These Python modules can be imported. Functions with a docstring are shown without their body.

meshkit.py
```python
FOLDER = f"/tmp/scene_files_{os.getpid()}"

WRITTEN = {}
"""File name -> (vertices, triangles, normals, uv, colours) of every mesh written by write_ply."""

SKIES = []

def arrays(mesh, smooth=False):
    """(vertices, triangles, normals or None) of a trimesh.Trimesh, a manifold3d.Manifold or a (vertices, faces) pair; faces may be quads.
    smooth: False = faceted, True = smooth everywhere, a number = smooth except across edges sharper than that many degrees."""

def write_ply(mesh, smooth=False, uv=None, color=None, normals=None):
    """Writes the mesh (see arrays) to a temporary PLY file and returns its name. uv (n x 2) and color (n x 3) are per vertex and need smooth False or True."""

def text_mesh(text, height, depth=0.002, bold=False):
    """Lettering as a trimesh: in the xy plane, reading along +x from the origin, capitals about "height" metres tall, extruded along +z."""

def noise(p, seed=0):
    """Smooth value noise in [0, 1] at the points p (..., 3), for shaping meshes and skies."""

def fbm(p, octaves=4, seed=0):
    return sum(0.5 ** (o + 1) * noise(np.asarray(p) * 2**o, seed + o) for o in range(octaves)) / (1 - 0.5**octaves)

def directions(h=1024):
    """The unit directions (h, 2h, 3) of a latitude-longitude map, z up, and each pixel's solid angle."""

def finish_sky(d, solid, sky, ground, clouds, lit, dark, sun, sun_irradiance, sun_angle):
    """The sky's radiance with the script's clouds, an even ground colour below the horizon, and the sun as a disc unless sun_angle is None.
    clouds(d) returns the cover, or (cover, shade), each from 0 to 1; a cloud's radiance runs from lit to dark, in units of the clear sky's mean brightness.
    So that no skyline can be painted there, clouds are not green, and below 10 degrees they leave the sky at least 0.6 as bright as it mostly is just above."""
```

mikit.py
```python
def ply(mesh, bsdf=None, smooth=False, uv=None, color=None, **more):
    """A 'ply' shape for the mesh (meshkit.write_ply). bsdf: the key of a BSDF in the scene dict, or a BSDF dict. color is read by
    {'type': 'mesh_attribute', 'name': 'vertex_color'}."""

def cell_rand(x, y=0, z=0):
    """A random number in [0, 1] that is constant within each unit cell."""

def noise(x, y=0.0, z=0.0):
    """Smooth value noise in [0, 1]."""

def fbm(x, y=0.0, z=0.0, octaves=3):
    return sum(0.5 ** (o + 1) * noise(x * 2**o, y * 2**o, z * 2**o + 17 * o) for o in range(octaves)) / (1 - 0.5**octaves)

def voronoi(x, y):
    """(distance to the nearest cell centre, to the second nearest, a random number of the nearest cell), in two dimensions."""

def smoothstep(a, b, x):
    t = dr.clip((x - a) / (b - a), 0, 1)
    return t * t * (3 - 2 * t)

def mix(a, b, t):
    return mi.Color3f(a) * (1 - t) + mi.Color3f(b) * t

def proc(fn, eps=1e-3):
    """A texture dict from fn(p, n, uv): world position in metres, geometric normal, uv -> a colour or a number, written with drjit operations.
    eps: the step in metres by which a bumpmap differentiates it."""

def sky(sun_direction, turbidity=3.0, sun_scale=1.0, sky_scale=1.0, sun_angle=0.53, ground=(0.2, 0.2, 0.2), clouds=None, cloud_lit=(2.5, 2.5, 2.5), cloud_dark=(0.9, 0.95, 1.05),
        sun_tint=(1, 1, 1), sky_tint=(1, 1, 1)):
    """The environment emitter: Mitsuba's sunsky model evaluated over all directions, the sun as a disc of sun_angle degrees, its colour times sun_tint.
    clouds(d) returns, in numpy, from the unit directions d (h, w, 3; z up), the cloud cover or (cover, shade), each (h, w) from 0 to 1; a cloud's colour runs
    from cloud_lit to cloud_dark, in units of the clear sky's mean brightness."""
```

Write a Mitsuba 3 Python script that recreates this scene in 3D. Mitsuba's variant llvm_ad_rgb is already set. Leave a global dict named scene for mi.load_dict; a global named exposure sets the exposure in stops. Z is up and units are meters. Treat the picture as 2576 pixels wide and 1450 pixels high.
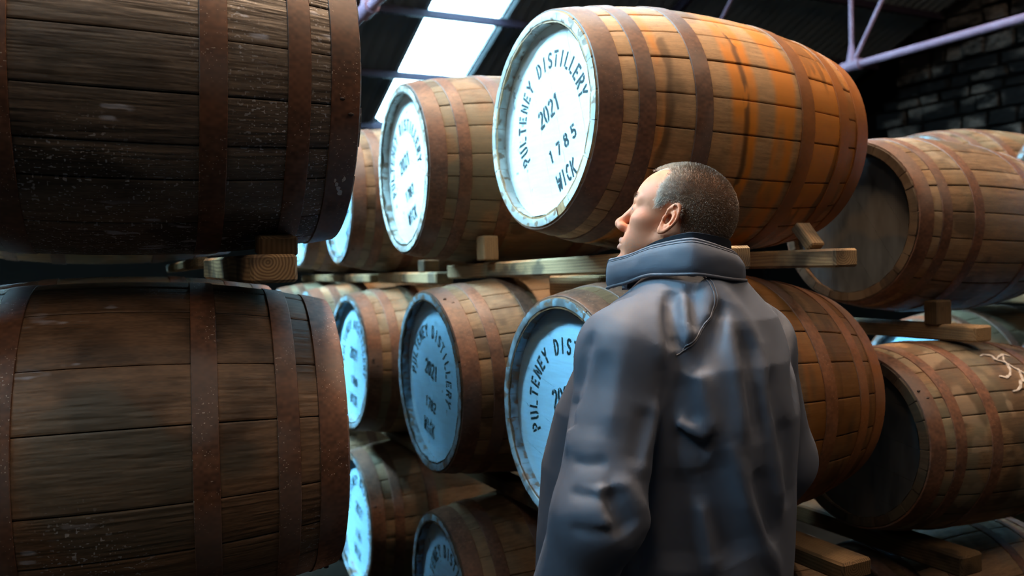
import math
import numpy as np
import trimesh
import drjit as dr
import mitsuba as mi
import mikit
import meshkit
from shapely import affinity
from shapely.geometry import Polygon, LineString, Point, box as sbox
from shapely.ops import unary_union

T = mi.ScalarTransform4f
PI = math.pi
scene, labels = {}, {}
exposure = 2.0

# ------------------------------------------------------------------ camera
# world: x along the cask axes (away from the aisle), y down the aisle, z up; the floor is z = 0
TH, PITCH, ROLL, F = math.radians(26.466), math.radians(1.606), math.radians(-1.528), 2076.3


def camera_axes():
    cr, sr, cp, sp = math.cos(ROLL), math.sin(ROLL), math.cos(PITCH), math.sin(PITCH)
    m = np.array([[cr, -sr, 0], [sr, cr, 0], [0, 0, 1]]) @ np.array([[1, 0, 0], [0, cp, -sp], [0, sp, cp]])
    ct, st = math.cos(TH), math.sin(TH)
    to_world = np.array([[ct, 0, st], [-st, 0, ct], [0, -1, 0]])
    return [to_world @ m.T @ np.array(e, float) for e in ((1, 0, 0), (0, -1, 0), (0, 0, 1))]


RIGHT, UP, FWD = camera_axes()
EYE = np.array([0, 0, 1.51])
scene['camera'] = {'type': 'thinlens', 'fov': 2 * math.degrees(math.atan(1288 / F)), 'fov_axis': 'x', 'near_clip': 0.05, 'far_clip': 100.0,
                   'aperture_radius': 0.0042, 'focus_distance': 1.62,
                   'to_world': T().look_at(origin=EYE.tolist(), target=(EYE + FWD).tolist(), up=UP.tolist())}

# ------------------------------------------------------------------ light: one seen rooflight, the rest added out of view to shape the light
COOL, WARM = np.array([0.40, 0.77, 1.0]), np.array([1.0, 0.71, 0.47])
#        x0      x1     y0    y1    slope   radiance
SEEN_AND_ADDED_LIGHTS = [(3.32, 4.20, 3.4, 10.66, 'far', COOL * 5),
              (-2.70, -1.82, 3.2, 7.6, 'far', COOL * 50),
              (0.90, 1.78, 1.7, 3.0, 'far', WARM * 46),
              (0.90, 1.78, 0.0, 1.3, 'near', WARM * 2.5),
              (-5.20, -4.32, 0.2, 1.4, 'near', COOL * 12),
              (-5.20, -4.32, 1.6, 3.1, 'far', COOL * 12),
              (-2.70, -1.82, -2.8, -0.9, 'near', WARM * 2.4),
              (3.32, 4.20, -2.4, -0.4, 'near', WARM * 3.6),
              (5.60, 6.48, -0.2, 1.3, 'near', WARM * 5)]

# ------------------------------------------------------------------ materials


def rgb(*c):
    return {'type': 'rgb', 'value': list(c)}


def material(name, color, rough=0.6, spec=0.3, bump=None, bump_scale=1.0, two=False, **more):
    b = {'type': 'principled', 'base_color': color if isinstance(color, dict) else rgb(*color), 'roughness': rough, 'specular': spec, **more}
    if bump is not None:
        b = {'type': 'bumpmap', 'arbitrary': mikit.proc(bump, eps=0.0012), 'scale': bump_scale, 'bsdf': b}
    scene[name] = {'type': 'twosided', 'bsdf': b} if two else b
    return name


def c3(r, g, b):
    return mi.Color3f(r, g, b)


def wood_coords(uv):
    """uv of a stave: u = 4 * cask number + metres along it, v = stave number + share of its width."""
    cask = dr.floor(uv.x / 4)
    return cask, uv.x - 4 * cask, dr.floor(uv.y), uv.y


def wood_grain(s, w, seed):
    return 0.45 * mikit.fbm(s * 7, w * 130, seed, 3) + 0.30 * mikit.noise(s * 30, w * 420, seed + 5) + 0.25 * mikit.noise(s * 120, w * 700, seed + 9)


def wood_black(p, n, uv):           # weathered near-black oak with pale paint flecks
    cask, s, k, v = wood_coords(uv)
    w = v * 0.078
    g = wood_grain(s, w, cask)
    tint = mikit.cell_rand(k, cask, 3)
    is_low = cask > 1.5
    a = mi.Color3f(dr.select(is_low, c3(0.090, 0.052, 0.030), c3(0.066, 0.050, 0.040)))
    b = mi.Color3f(dr.select(is_low, c3(0.26, 0.150, 0.085), c3(0.215, 0.160, 0.115)))
    c = mikit.mix(a, b, dr.clip(g * 1.15 - 0.18 + 0.35 * (tint - 0.5), 0, 1))
    blot = mikit.smoothstep(0.52, 0.72, mikit.fbm(s * 5, w * 9, cask + 11, 4))
    c *= 1 - 0.62 * blot
    green = mikit.smoothstep(0.5, 0.62, mikit.fbm(s * 4 + 1.3, w * 6, cask + 21, 3)) * dr.select(is_low, 1.0, 0.3)
    c = mikit.mix(c, c3(0.075, 0.075, 0.058), 0.55 * green)
    fleck = mikit.smoothstep(0.79, 0.86, mikit.noise(s * 240, w * 380, cask)) * mikit.smoothstep(0.44, 0.66, mikit.fbm(s * 5, w * 5, cask + 3, 2))
    c = mikit.mix(c, c3(0.55, 0.56, 0.60), 0.55 * fleck)
    smear = mikit.smoothstep(0.70, 0.82, mikit.fbm(s * 16, w * 60, cask + 31, 3)) * mikit.smoothstep(0.55, 0.7, mikit.noise(s * 5, w * 8, cask + 40))
    return mikit.mix(c, c3(0.45, 0.47, 0.55), 0.7 * smear)


def wood_orange(p, n, uv):          # warm oak with orange rust runs across the staves
    cask, s, k, v = wood_coords(uv)
    w = v * 0.078
    g = wood_grain(s, w, cask)
    tint = mikit.cell_rand(k, cask, 7)
    c = mikit.mix(c3(0.205, 0.108, 0.045), c3(0.56, 0.335, 0.165), dr.clip(g * 0.9 - 0.02 + 0.42 * (tint - 0.5), 0, 1))
    blot = mikit.smoothstep(0.5, 0.75, mikit.fbm(s * 6, w * 7, cask + 2, 4))
    c *= 1 - 0.5 * blot
    wob = 0.035 * (mikit.fbm(w * 9, s * 5, 3, 3) - 0.5)
    x = s + wob

    def band(a, b, e=0.012):
        return mikit.smoothstep(a - e, a + e, x) * (1 - mikit.smoothstep(b - e, b + e, x))

    run = dr.maximum(dr.maximum(0.75 * band(0.155, 0.18), band(0.372, 0.452)), dr.maximum(0.95 * band(0.515, 0.592), 0.78 * mikit.smoothstep(0.605, 0.645, x)))
    run *= 0.25 + 0.75 * mikit.smoothstep(0.30, 0.58, mikit.fbm(s * 13, w * 6, cask + 9, 4))
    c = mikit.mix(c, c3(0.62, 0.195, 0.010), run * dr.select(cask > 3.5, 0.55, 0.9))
    c *= dr.select(cask > 3.5, 0.38, 1.0)  # shade put into the wood colour of the cask behind the man
    core = band(0.408, 0.425, 0.006) * mikit.smoothstep(0.42, 0.55, mikit.fbm(s * 40, w * 14, 5, 3)) + 0.8 * band(0.17, 0.20, 0.008) * mikit.smoothstep(0.4, 0.5, mikit.noise(s * 20, w * 16, 6))
    core += 0.6 * mikit.smoothstep(0.6, 0.7, x) * mikit.smoothstep(0.55, 0.68, mikit.fbm(s * 30, w * 6, 8, 3))
    return mikit.mix(c, c3(0.06, 0.026, 0.010), 0.8 * dr.clip(core, 0, 1))


def wood_brown(p, n, uv):           # grey brown oak with green-grey and rusty patches
    cask, s, k, v = wood_coords(uv)
    w = v * 0.078
    g = wood_grain(s, w, cask)
    tint = mikit.cell_rand(k, cask, 9)
    c = mikit.mix(c3(0.085, 0.048, 0.024), c3(0.35, 0.215, 0.115), dr.clip(g * 0.9 - 0.06 + 0.4 * (tint - 0.5), 0, 1))
    mould = mikit.smoothstep(0.48, 0.62, mikit.fbm(s * 7, w * 7, cask + 2, 3)) * dr.select(mikit.cell_rand(cask, 4, 4) > 0.5, 1.0, 0.35)
    c = mikit.mix(c, c3(0.13, 0.125, 0.085), 0.6 * mould)
    stain = mikit.smoothstep(0.56, 0.68, mikit.fbm(s * 6, w * 9, cask + 6, 4))
    c = mikit.mix(c, c3(0.040, 0.026, 0.018), 0.6 * stain)
    pale = mikit.smoothstep(0.60, 0.72, mikit.fbm(s * 12, w * 14, cask + 14, 3)) * dr.select(mikit.cell_rand(cask, 8, 4) > 0.4, 1.0, 0.0)
    c = mikit.mix(c, c3(0.38, 0.29, 0.20), 0.28 * pale)
    return c * (1 - 0.72 * (1 - mikit.smoothstep(0.012, 0.036, s)))


def wood_bump(p, n, uv):
    cask, s, k, v = wood_coords(uv)
    w = v * 0.078
    return mikit.fbm(s * 10, w * 190, cask, 3)


def iron(p, n, uv):                 # rusty hoop iron
    cask, s, k, v = wood_coords(uv)
    a = 0.6 * mikit.fbm(p.x * 24, p.y * 24, p.z * 24, 4) + 0.4 * mikit.noise(p.x * 140, p.y * 140, p.z * 140)
    c = mikit.mix(c3(0.060, 0.028, 0.018), c3(0.185, 0.080, 0.042), dr.clip(1.7 * a - 0.35, 0, 1))
    c = mikit.mix(c, c3(0.14, 0.105, 0.09), 0.55 * mikit.smoothstep(0.5, 0.7, mikit.fbm(p.x * 7, p.y * 7, p.z * 7, 2)))
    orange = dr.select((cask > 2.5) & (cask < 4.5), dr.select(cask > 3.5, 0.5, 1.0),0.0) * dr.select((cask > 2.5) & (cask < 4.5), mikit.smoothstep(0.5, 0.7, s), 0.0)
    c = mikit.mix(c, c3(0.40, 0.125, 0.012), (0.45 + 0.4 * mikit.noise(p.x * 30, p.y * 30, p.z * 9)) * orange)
    fleck = mikit.smoothstep(0.82, 0.88, mikit.noise(p.x * 330, p.y * 330, p.z * 330)) * mikit.smoothstep(0.45, 0.6, mikit.noise(p.x * 15, p.y * 15, p.z * 15)) * dr.select(cask < 2.5, 1.0, 0.3)
    return mikit.mix(c, c3(0.5, 0.4, 0.33), 0.75 * fleck)


def head_paint(p, n, uv):           # brushed pale paint on the cask ends, blue shade in the dimmer ones; u = 4 * cask + x + 1, v = y
    cask = dr.floor(uv.x / 4)
    x, y = uv.x - 4 * cask - 1, uv.y
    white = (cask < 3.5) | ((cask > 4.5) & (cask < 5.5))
    c = mi.Color3f(dr.select(white, c3(0.74, 0.86, 0.88), c3(0.33, 0.64, 0.86)))  # second colour: blue shade put into the paint of the dimmer heads
    brush = mikit.fbm(x * 14, y * 190, cask, 3)
    c *= 0.90 + 0.16 * brush
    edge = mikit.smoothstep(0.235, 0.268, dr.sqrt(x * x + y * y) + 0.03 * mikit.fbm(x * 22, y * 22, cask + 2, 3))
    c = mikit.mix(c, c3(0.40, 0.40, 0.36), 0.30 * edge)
    scuff = mikit.smoothstep(0.78, 0.83, mikit.fbm(x * 34, y * 34, cask + 7, 3)) * mikit.smoothstep(0.5, 0.62, mikit.noise(x * 7, y * 7, cask))
    return mikit.mix(c, c3(0.07, 0.10, 0.11), 0.7 * scuff)


def chime_paint(p, n, uv):          # paint worn off the stave ends
    cask = dr.floor(uv.x / 4)
    r, a = uv.x - 4 * cask - 1, uv.y
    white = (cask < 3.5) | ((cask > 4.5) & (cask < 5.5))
    c = mi.Color3f(dr.select(white, c3(0.58, 0.64, 0.62), c3(0.25, 0.38, 0.46)))  # the bluer tone is shade put into the dimmer chimes
    c *= 0.85 + 0.3 * mikit.noise(p.x * 60, p.y * 60, p.z * 60)
    dirt = mikit.smoothstep(0.44, 0.62, mikit.fbm(p.x * 16, p.y * 16, p.z * 16, 4))
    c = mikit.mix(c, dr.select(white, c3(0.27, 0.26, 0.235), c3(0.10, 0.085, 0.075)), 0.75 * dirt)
    chip = mikit.smoothstep(0.58, 0.64, mikit.fbm(p.x * 42, p.y * 42, p.z * 42, 3) + 0.10 * mikit.smoothstep(0.280, 0.295, r))
    return mikit.mix(c, c3(0.20, 0.115, 0.06), 0.85 * chip)


def bare_head(p, n, uv):            # unpainted dirty cask end
    cask = dr.floor(uv.x / 4)
    x, y = uv.x - 4 * cask - 1, uv.y
    g = mikit.fbm(x * 40, y * 9, cask, 3)
    c = mikit.mix(c3(0.014, 0.016, 0.018), c3(0.060, 0.066, 0.070), g)
    return mikit.mix(c, c3(0.10, 0.075, 0.05), 0.3 * mikit.smoothstep(0.56, 0.68, mikit.fbm(x * 6, y * 6, cask + 4, 3)))


def timber(p, n, uv):               # sawn softwood: u along the piece, v around it (metres), u offset by 10 per piece
    i = dr.floor(uv.x / 10)
    x, y = uv.x - 10 * i, uv.y
    end = y > 5                      # end grain: rings
    yy = dr.select(end, y - 8, y)
    ring = dr.sqrt(dr.square(x - 5.012) + dr.square(yy - 0.012)) + 0.004 * mikit.fbm(x * 60, yy * 60, i, 2)
    rings = 0.5 + 0.5 * dr.sin(ring * 2 * PI / 0.0062)
    warp = y + 0.010 * mikit.fbm(x * 5, y * 14, i, 3)
    lines = 0.5 + 0.5 * dr.sin(warp * 2 * PI / 0.009 + 5 * mikit.noise(x * 4, y * 20, i))
    g = dr.select(end, rings, 0.55 * lines + 0.45 * mikit.fbm(x * 10, y * 300, i, 3))
    c = mikit.mix(c3(0.185, 0.105, 0.048), c3(0.46, 0.30, 0.155), dr.clip(0.15 + 0.8 * g + 0.35 * (mikit.cell_rand(i, 3, 1) - 0.6), 0, 1))
    dirt = mikit.smoothstep(0.50, 0.68, mikit.fbm(p.x * 9, p.y * 9, p.z * 9 + i, 4))
    return mikit.mix(c, c3(0.05, 0.038, 0.030), 0.75 * dirt)


def timber_shaded(p, n, uv):  # shaded copy of the timber colour, for pieces lying in the dark
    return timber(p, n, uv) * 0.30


def sheet(p, n, uv):                # grey fibre-cement roof sheet
    return mikit.mix(c3(0.15, 0.18, 0.195), c3(0.30, 0.335, 0.35), mikit.fbm(p.x * 3, p.y * 1.2, p.z * 1.2, 4))


def stone(p, n, uv):                # near-black rubble stone with paler patches
    t = mikit.fbm(p.x * 3, p.y * 3, p.z * 5, 4)
    c = mikit.mix(c3(0.008, 0.008, 0.008), c3(0.16, 0.14, 0.12), mikit.smoothstep(0.45, 0.75, t))
    return c * (0.6 + 0.8 * mikit.noise(p.x * 25, p.y * 25, p.z * 25))


def purple_paint(p, n, uv):
    return mikit.mix(c3(0.16, 0.085, 0.135), c3(0.34, 0.23, 0.32), mikit.fbm(p.x * 8, p.y * 8, p.z * 8, 3))


def earth(p, n, uv):
    return mikit.mix(c3(0.004, 0.0035, 0.003), c3(0.012, 0.010, 0.008), mikit.fbm(p.x * 5, p.y * 5, p.z, 4))


material('mat_wood_black', mikit.proc(wood_black), 0.55, 0.35, wood_bump, 0.0022)
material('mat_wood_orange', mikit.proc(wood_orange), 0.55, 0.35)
material('mat_wood_brown', mikit.proc(wood_brown), 0.6, 0.3)
material('mat_iron', mikit.proc(iron), 0.55, 0.4)
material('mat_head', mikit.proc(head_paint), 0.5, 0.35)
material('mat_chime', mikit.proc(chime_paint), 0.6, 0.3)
material('mat_bare_head', mikit.proc(bare_head), 0.7, 0.2)
material('mat_ink', (0.006, 0.020, 0.026), 0.6, 0.2)
material('mat_chalk', (0.55, 0.50, 0.46), 0.9, 0.1)
material('mat_timber', mikit.proc(timber), 0.7, 0.25)
material('mat_timber_shaded', mikit.proc(timber_shaded), 0.8, 0.15)
material('mat_sheet', mikit.proc(sheet), 0.8, 0.2, two=True)
material('mat_stone', mikit.proc(stone), 0.85, 0.2)
scene['mat_mortar'] = {'type': 'twosided', 'bsdf': {'type': 'diffuse', 'reflectance': rgb(0.005, 0.0045, 0.004)}}
scene['mat_floor'] = {'type': 'diffuse', 'reflectance': mikit.proc(earth)}
material('mat_purple', mikit.proc(purple_paint), 0.5, 0.4)
material('mat_purlin', (0.030, 0.022, 0.040), 0.6, 0.3)
material('mat_frost', (0.6, 0.62, 0.64), 0.5, 0.3, two=True)
material('mat_dark_iron', (0.05, 0.03, 0.025), 0.5, 0.4)

# ------------------------------------------------------------------ helpers


def numbered(name):
    if name not in USED:
        USED[name] = 0
        return name
    USED[name] += 1
    return f'{name}_{USED[name]:03d}'


USED = {}


def tag(key, label=None, category=None, group=None, kind=None):
    labels[key] = {k: v for k, v in (('label', label), ('category', category), ('group', group), ('kind', kind)) if v}
    return key


def thing(name, label, category, group=None):
    return tag(numbered(name), label, category, group)


def add(parent, name, shape, label=None, **more):
    key = numbered(f'{parent}__{name}' if parent else name)
    scene[key] = {**shape, **more}
    if label:
        labels[key] = {'label': label}
    return key


def boxmesh(lo, hi, bevel=0.004):
    lo, hi = np.array(lo, float), np.array(hi, float)
    b = min(bevel, 0.45 * (hi - lo).min())
    pts = []
    for c in np.ndindex(2, 2, 2):
        corner = np.where(c, hi, lo)
        for k in range(3):
            q = np.where(c, hi - b, lo + b)
            q[k] = corner[k]
            pts.append(q)
    return trimesh.Trimesh(*_hull(np.array(pts)), process=False)


def _hull(pts):
    h = trimesh.convex.convex_hull(pts)
    return h.vertices, h.faces


def bar(p0, p1, w, h, bevel=0.004, up=(0, 0, 1)):
    """A rectangular bar from p0 to p1, w wide and h high."""
    p0, p1 = np.array(p0, float), np.array(p1, float)
    d = p1 - p0
    L = np.linalg.norm(d)
    d /= L
    side = np.cross(up, d)
    side /= np.linalg.norm(side)
    u = np.cross(d, side)
    m = boxmesh((0, -w / 2, -h / 2), (L, w / 2, h / 2), bevel)
    M = np.eye(4)
    M[:3, 0], M[:3, 1], M[:3, 2], M[:3, 3] = d, side, u, p0
    m.apply_transform(M)
    return m


def rod(p0, p1, r, sections=14):
    return trimesh.creation.cylinder(r, segment=np.array([p0, p1], float), sections=sections)


PIECE = [0]


def timber_piece(p0, p1, w, h, bevel=0.005, seed=0, up=(0, 0, 1), wane=0.0, mat='mat_timber'):
    """A sawn timber from p0 to p1, finely divided, with uneven faces and uv for the grain."""
    PIECE[0] += 1
    i = PIECE[0]
    p0, p1 = np.array(p0, float), np.array(p1, float)
    L = np.linalg.norm(p1 - p0)
    d = (p1 - p0) / L
    side = np.cross(up, d)
    side /= np.linalg.norm(side)
    u = np.cross(d, side)
    m = boxmesh((0, -w / 2, -h / 2), (L, w / 2, h / 2), bevel)
    v, f = trimesh.remesh.subdivide_to_size(m.vertices, m.faces, max(0.035, L / 40))
    n = trimesh.Trimesh(v, f, process=False)
    n.merge_vertices()
    v = n.vertices.copy()
    v[:, 1:] *= 1 + (0.05 + wane) * (meshkit.fbm(np.c_[v[:, 0] * 6 + i * 9, v[:, 1:] * 14], 3, i)[:, None] - 0.5)
    f = n.faces
    # split by face so that the grain uv can differ on the sawn ends
    tri = v[f]
    nn = np.cross(tri[:, 1] - tri[:, 0], tri[:, 2] - tri[:, 0])
    nn /= np.linalg.norm(nn, axis=1, keepdims=True) + 1e-12
    pos = tri.reshape(-1, 3)
    nf = np.repeat(nn, 3, 0)
    ends = np.abs(nf[:, 0]) > 0.6
    uvx = np.where(ends, 5 + pos[:, 1], pos[:, 0] % 4.5) + 10 * i
    uvy = np.where(ends, 8 + pos[:, 2], np.where(np.abs(nf[:, 1]) > np.abs(nf[:, 2]), pos[:, 2], pos[:, 1] + 0.4))
    M = np.eye(4)
    M[:3, 0], M[:3, 1], M[:3, 2], M[:3, 3] = d, side, u, p0
    mm = trimesh.Trimesh(trimesh.transform_points(pos, M), np.arange(len(pos)).reshape(-1, 3), process=False)
    return mikit.ply(mm, mat, False, uv=np.c_[uvx, uvy])


# ------------------------------------------------------------------ the building
RIDGE_Y, EAVE_Y, SLOPE, Z0 = 1.5, 10.95, 0.414, 3.93
X0, X1, NEAR_Y = -8.6, 10.4, -7.95


def roof_z(y):
    return Z0 + SLOPE * (9.6 - y) if y > RIDGE_Y else Z0 + SLOPE * (9.6 - (2 * RIDGE_Y - y))


def corrugated(x0, x1, y0, y1, off=0.0):
    pitch, amp, per = 0.146, 0.024, 6
    n = max(2, round((x1 - x0) / pitch * per))
    xs = np.linspace(x0, x1, n + 1)
    w = amp * np.cos(xs / pitch * 2 * PI)
    ys = np.array([y0, y1])
    v = np.array([[x, y, roof_z(y) + off + wz] for y in ys for x, wz in zip(xs, w)])
    k = np.arange(n)
    f = np.stack([k, k + 1, k + n + 2, k + n + 1], 1)
    return trimesh.Trimesh(v, np.vstack([f[:, [0, 1, 2]], f[:, [0, 2, 3]]]), process=False)


def build_shell():
    add(None, 'floor', mikit.ply(boxmesh((X0 - .3, NEAR_Y - .3, -0.2), (X1 + .3, EAVE_Y + .3, 0)), 'mat_floor'))
    tag('floor', 'dark earth floor under the cask stacks', kind='structure')
    # roof sheets, one entry per bay of the roof, with gaps where the light strips lie
    tag('ceiling', 'dark corrugated roof of grey sheets', kind='structure')
    for side, (ya, yb) in {'far': (RIDGE_Y, EAVE_Y + .1), 'near': (NEAR_Y - .1, RIDGE_Y)}.items():
        cuts = sorted(((r[0], r[1]) for r in SEEN_AND_ADDED_LIGHTS if r[4] == side))
        x = X0 - .2
        for a, b in cuts + [(X1 + .2, None)]:
            k = max(1, round((a - x) / 2.2))
            for i in range(k):
                add('ceiling', 'roof_sheet', mikit.ply(corrugated(x + (a - x) * i / k, x + (a - x) * (i + 1) / k, ya, yb), 'mat_sheet', True))
            if b is None:
                break
            ry = next(r for r in SEEN_AND_ADDED_LIGHTS if r[4] == side and r[0] == a)
            for c, d in ((ya, ry[2]), (ry[3], yb)):
                if d - c > 0.02:
                    add('ceiling', 'roof_sheet', mikit.ply(corrugated(a, b, c, d), 'mat_sheet', True))
            x = b
    for side, dy in (('far', 1), ('near', -1)):
        for i in range(9):
            y = 10.68 - 1.062 * i if dy > 0 else 2 * RIDGE_Y - (10.68 - 1.062 * i)
            add('ceiling', 'purlin', mikit.ply(bar((X0, y, roof_z(y) - 0.075), (X1, y, roof_z(y) - 0.075), 0.055, 0.085), 'mat_purlin'))
    for i, (a, b, c, d, side, L) in enumerate(SEEN_AND_ADDED_LIGHTS):
        key = f'light_strip_{i + 1}'  # all but the first are added, unseen, to light the casks and the man
        tag(key, 'bright frosted roof light strip in the corrugated roof' if i == 0 else 'frosted rooflight strip in the corrugated roof', kind='structure')
        m = corrugated(a, b, c, d, 0.0)
        if trimesh.Trimesh(m.vertices, m.faces).face_normals[:, 2].mean() > 0:
            m.faces = m.faces[:, ::-1]
        scene[f'{key}__pane'] = {**mikit.ply(m, 'mat_frost', False), 'emitter': {'type': 'area', 'radiance': rgb(*L)}}
        for x in (a - 0.012, b + 0.012):
            add(key, 'edge_strip', mikit.ply(bar((x, c, roof_z(c) - 0.03), (x, d, roof_z(d) - 0.03), 0.03, 0.012, 0.002), 'mat_frost'))
    # walls
    for name, lo, hi in (('wall_far', (X0, EAVE_Y, 0), (X1, EAVE_Y + .4, roof_z(EAVE_Y))), ('wall_near', (X0, NEAR_Y - .4, 0), (X1, NEAR_Y, roof_z(NEAR_Y)))):
        add(None, name, mikit.ply(boxmesh(lo, hi), 'mat_mortar'))
        tag(name, 'dark stone wall under the eaves', kind='structure')
    for name, x, s in (('wall_left', X0, -1), ('wall_right', X1, 1)):
        prof = Polygon([(NEAR_Y, 0), (EAVE_Y, 0), (EAVE_Y, roof_z(EAVE_Y)), (RIDGE_Y, roof_z(RIDGE_Y)), (NEAR_Y, roof_z(NEAR_Y))])
        m = trimesh.creation.extrude_polygon(prof, 0.4, engine='earcut')
        m.vertices = np.c_[m.vertices[:, 2] * s + x, m.vertices[:, 0], m.vertices[:, 1]]
        add(None, name, mikit.ply(m, 'mat_mortar'))
        tag(name, 'dark rubble stone gable wall', kind='structure')
    # rubble stones of the gable wall that the picture shows
    rng = np.random.default_rng(4)
    z = 2.35
    while z < 5.2:
        hgt = rng.uniform(0.13, 0.24)
        y = 1.8 + rng.uniform(0, .3)
        while y < 8.2:
            w = rng.uniform(0.22, 0.62)
            lo, hi = np.array([X1 - rng.uniform(.03, .10), y + .008, z + .008]), np.array([X1 + .05, y + w - .008, z + hgt - .008])
            q = rng.uniform(0, .045, (8, 3))
            pts = [np.where(c, hi, lo) + np.where(c, -1, 1) * q[j] * (1, 1, .6) for j, c in enumerate(np.ndindex(2, 2, 2))]
            m = trimesh.convex.convex_hull(np.array(pts))
            add('wall_right', 'stone', mikit.ply(m, 'mat_stone', False))
            y += w
        z += hgt


def build_truss(x, lab):
    t = thing('roof_truss', lab, 'roof truss')
    z = 3.24
    add(t, 'tie_bar', mikit.ply(rod((x, NEAR_Y + .05, z), (x, EAVE_Y - .05, z), 0.036), 'mat_purple', 30))
    for y in (5.38, -2.4):
        top = roof_z(y) - 0.18
        add(t, 'hanger_rod', mikit.ply(rod((x, y, z), (x, y, top), 0.022), 'mat_purple', 30))
        add(t, 'joint', mikit.ply(trimesh.util.concatenate([rod((x, y - .10, z), (x, y + .10, z), 0.052), trimesh.creation.cone(0.055, .32, sections=14).apply_translation((x, y, z))]), 'mat_purple', 30))
    for y0, y1 in ((8.0, 6.1), (5.38, 3.3), (-5.0, -3.1)):
        add(t, 'strut', mikit.ply(rod((x, y0, z), (x, y1, roof_z(y1) - 0.18), 0.020), 'mat_purple', 30))
    for y0, y1 in ((RIDGE_Y, EAVE_Y), (RIDGE_Y, NEAR_Y)):
        add(t, 'rafter', mikit.ply(bar((x, y0, roof_z(RIDGE_Y) - .18), (x, y1, roof_z(y1) - .18), 0.06, 0.12), 'mat_purlin'))


build_shell()
build_truss(1.66, 'purple painted roof truss over the left casks')
build_truss(6.2, 'purple painted roof truss with a long tie bar and hanger rod at upper right')


# ------------------------------------------------------------------ stencil lettering
def arc_pts(cx, cy, rx, ry, a0, a1, n=14):
    a = np.radians(np.linspace(a0, a1, n))
    return list(zip(cx + rx * np.cos(a), cy + ry * np.sin(a)))


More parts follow.
